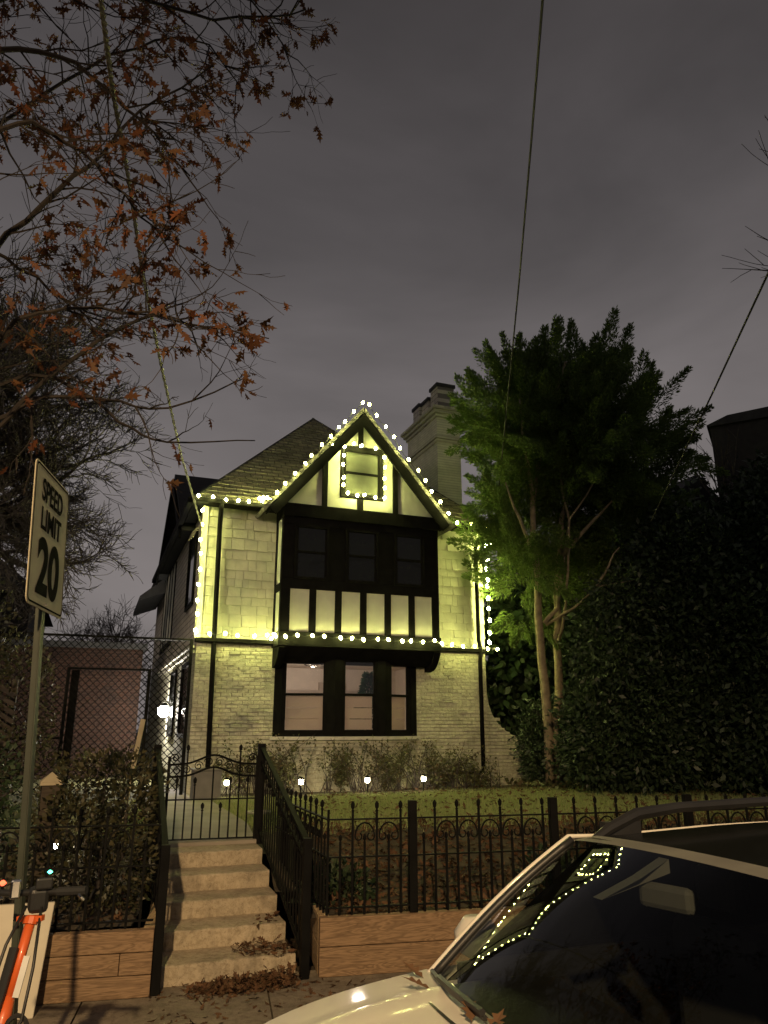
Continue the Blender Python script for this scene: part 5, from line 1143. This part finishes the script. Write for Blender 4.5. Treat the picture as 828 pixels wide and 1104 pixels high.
# ================================================================== LIGHT
def point(name, loc, power, colr, r):
    l = bpy.data.lights.new(name, 'POINT'); l.energy = power; l.color = colr; l.shadow_soft_size = r
    o = bpy.data.objects.new(name, l); col.objects.link(o); o.location = loc; return o
sl_ = bpy.data.lights.new('street_lamp', 'SPOT'); sl_.energy = 6900; sl_.color = (1, .68, .35); sl_.shadow_soft_size = .14; sl_.spot_size = R(66); sl_.spot_blend = 1
so = bpy.data.objects.new('street_lamp', sl_); col.objects.link(so); so.location = (-1.5, -7.0, 7.6); so.rotation_euler = (Vector((.2, 6.4, 0)) - so.location).to_track_quat('-Z', 'Y').to_euler()
s2 = bpy.data.lights.new('street_lamp', 'SPOT'); s2.energy = 4600; s2.color = (1, .80, .60); s2.shadow_soft_size = .14; s2.spot_size = R(34); s2.spot_blend = .9
so2 = bpy.data.objects.new('street_lamp', s2); col.objects.link(so2); so2.location = (-17, -1.0, 8.2); so2.rotation_euler = (Vector((-.7, 18.5, 4.6)) - so2.location).to_track_quat('-Z', 'Y').to_euler()
point('room_lamp', hw(4.8, 2.2, 3.2), 66, (1, .86, .72), .15)
wld = bpy.data.worlds.new('World'); scene.world = wld; wld.use_nodes = True
nt = wld.node_tree; bg = nt.nodes['Background']
tc = nt.nodes.new('ShaderNodeTexCoord'); sky = nt.nodes.new('ShaderNodeTexSky'); sky.sky_type = 'NISHITA'; sky.sun_disc = False; sky.sun_elevation = R(-8); sky.sun_rotation = R(200)
spx = nt.nodes.new('ShaderNodeSeparateXYZ'); nt.links.new(tc.outputs['Generated'], spx.inputs[0])
rp = nt.nodes.new('ShaderNodeValToRGB'); els = rp.color_ramp.elements
stops = [(0.0, (.165, .150, .145)), (.25, (.178, .163, .161)), (.45, (.137, .126, .127)), (.62, (.088, .081, .083)), (.80, (.047, .043, .044)), (1.0, (.034, .031, .032))]
while len(els) < len(stops): els.new(.5)
for e, (p, c) in zip(els, stops): e.position = p; e.color = c4(c)
nt.links.new(spx.outputs['Z'], rp.inputs['Fac'])
mp = nt.nodes.new('ShaderNodeMapping'); mp.inputs['Scale'].default_value = (1, 1, 2.4); nt.links.new(tc.outputs['Generated'], mp.inputs['Vector'])
no = nt.nodes.new('ShaderNodeTexNoise'); no.inputs['Scale'].default_value = 1.7; no.inputs['Detail'].default_value = 5; no.inputs['Roughness'].default_value = .5; no.inputs['Distortion'].default_value = .6
nt.links.new(mp.outputs[0], no.inputs['Vector'])
cr = nt.nodes.new('ShaderNodeValToRGB'); cr.color_ramp.elements[0].position = .3; cr.color_ramp.elements[0].color = (.70, .69, .69, 1); cr.color_ramp.elements[1].position = .7; cr.color_ramp.elements[1].color = (1.28, 1.25, 1.25, 1)
nt.links.new(no.outputs['Fac'], cr.inputs['Fac'])
mu = nt.nodes.new('ShaderNodeMix'); mu.data_type = 'RGBA'; mu.blend_type = 'MULTIPLY'; mu.inputs['Factor'].default_value = 1
nt.links.new(rp.outputs['Color'], mu.inputs[6]); nt.links.new(cr.outputs['Color'], mu.inputs[7])
ad = nt.nodes.new('ShaderNodeMix'); ad.data_type = 'RGBA'; ad.blend_type = 'ADD'; ad.inputs['Factor'].default_value = .1
nt.links.new(mu.outputs[2], ad.inputs[6]); nt.links.new(sky.outputs['Color'], ad.inputs[7])
nt.links.new(ad.outputs[2], bg.inputs['Color']); bg.inputs['Strength'].default_value = 1.0

scene.render.engine = 'CYCLES'
scene.cycles.use_denoising = True
scene.cycles.sample_clamp_indirect = 4
scene.cycles.max_bounces = 6; scene.cycles.transparent_max_bounces = 16
scene.view_settings.view_transform = 'Standard'; scene.view_settings.look = 'None'; scene.view_settings.exposure = 0; scene.view_settings.gamma = 1
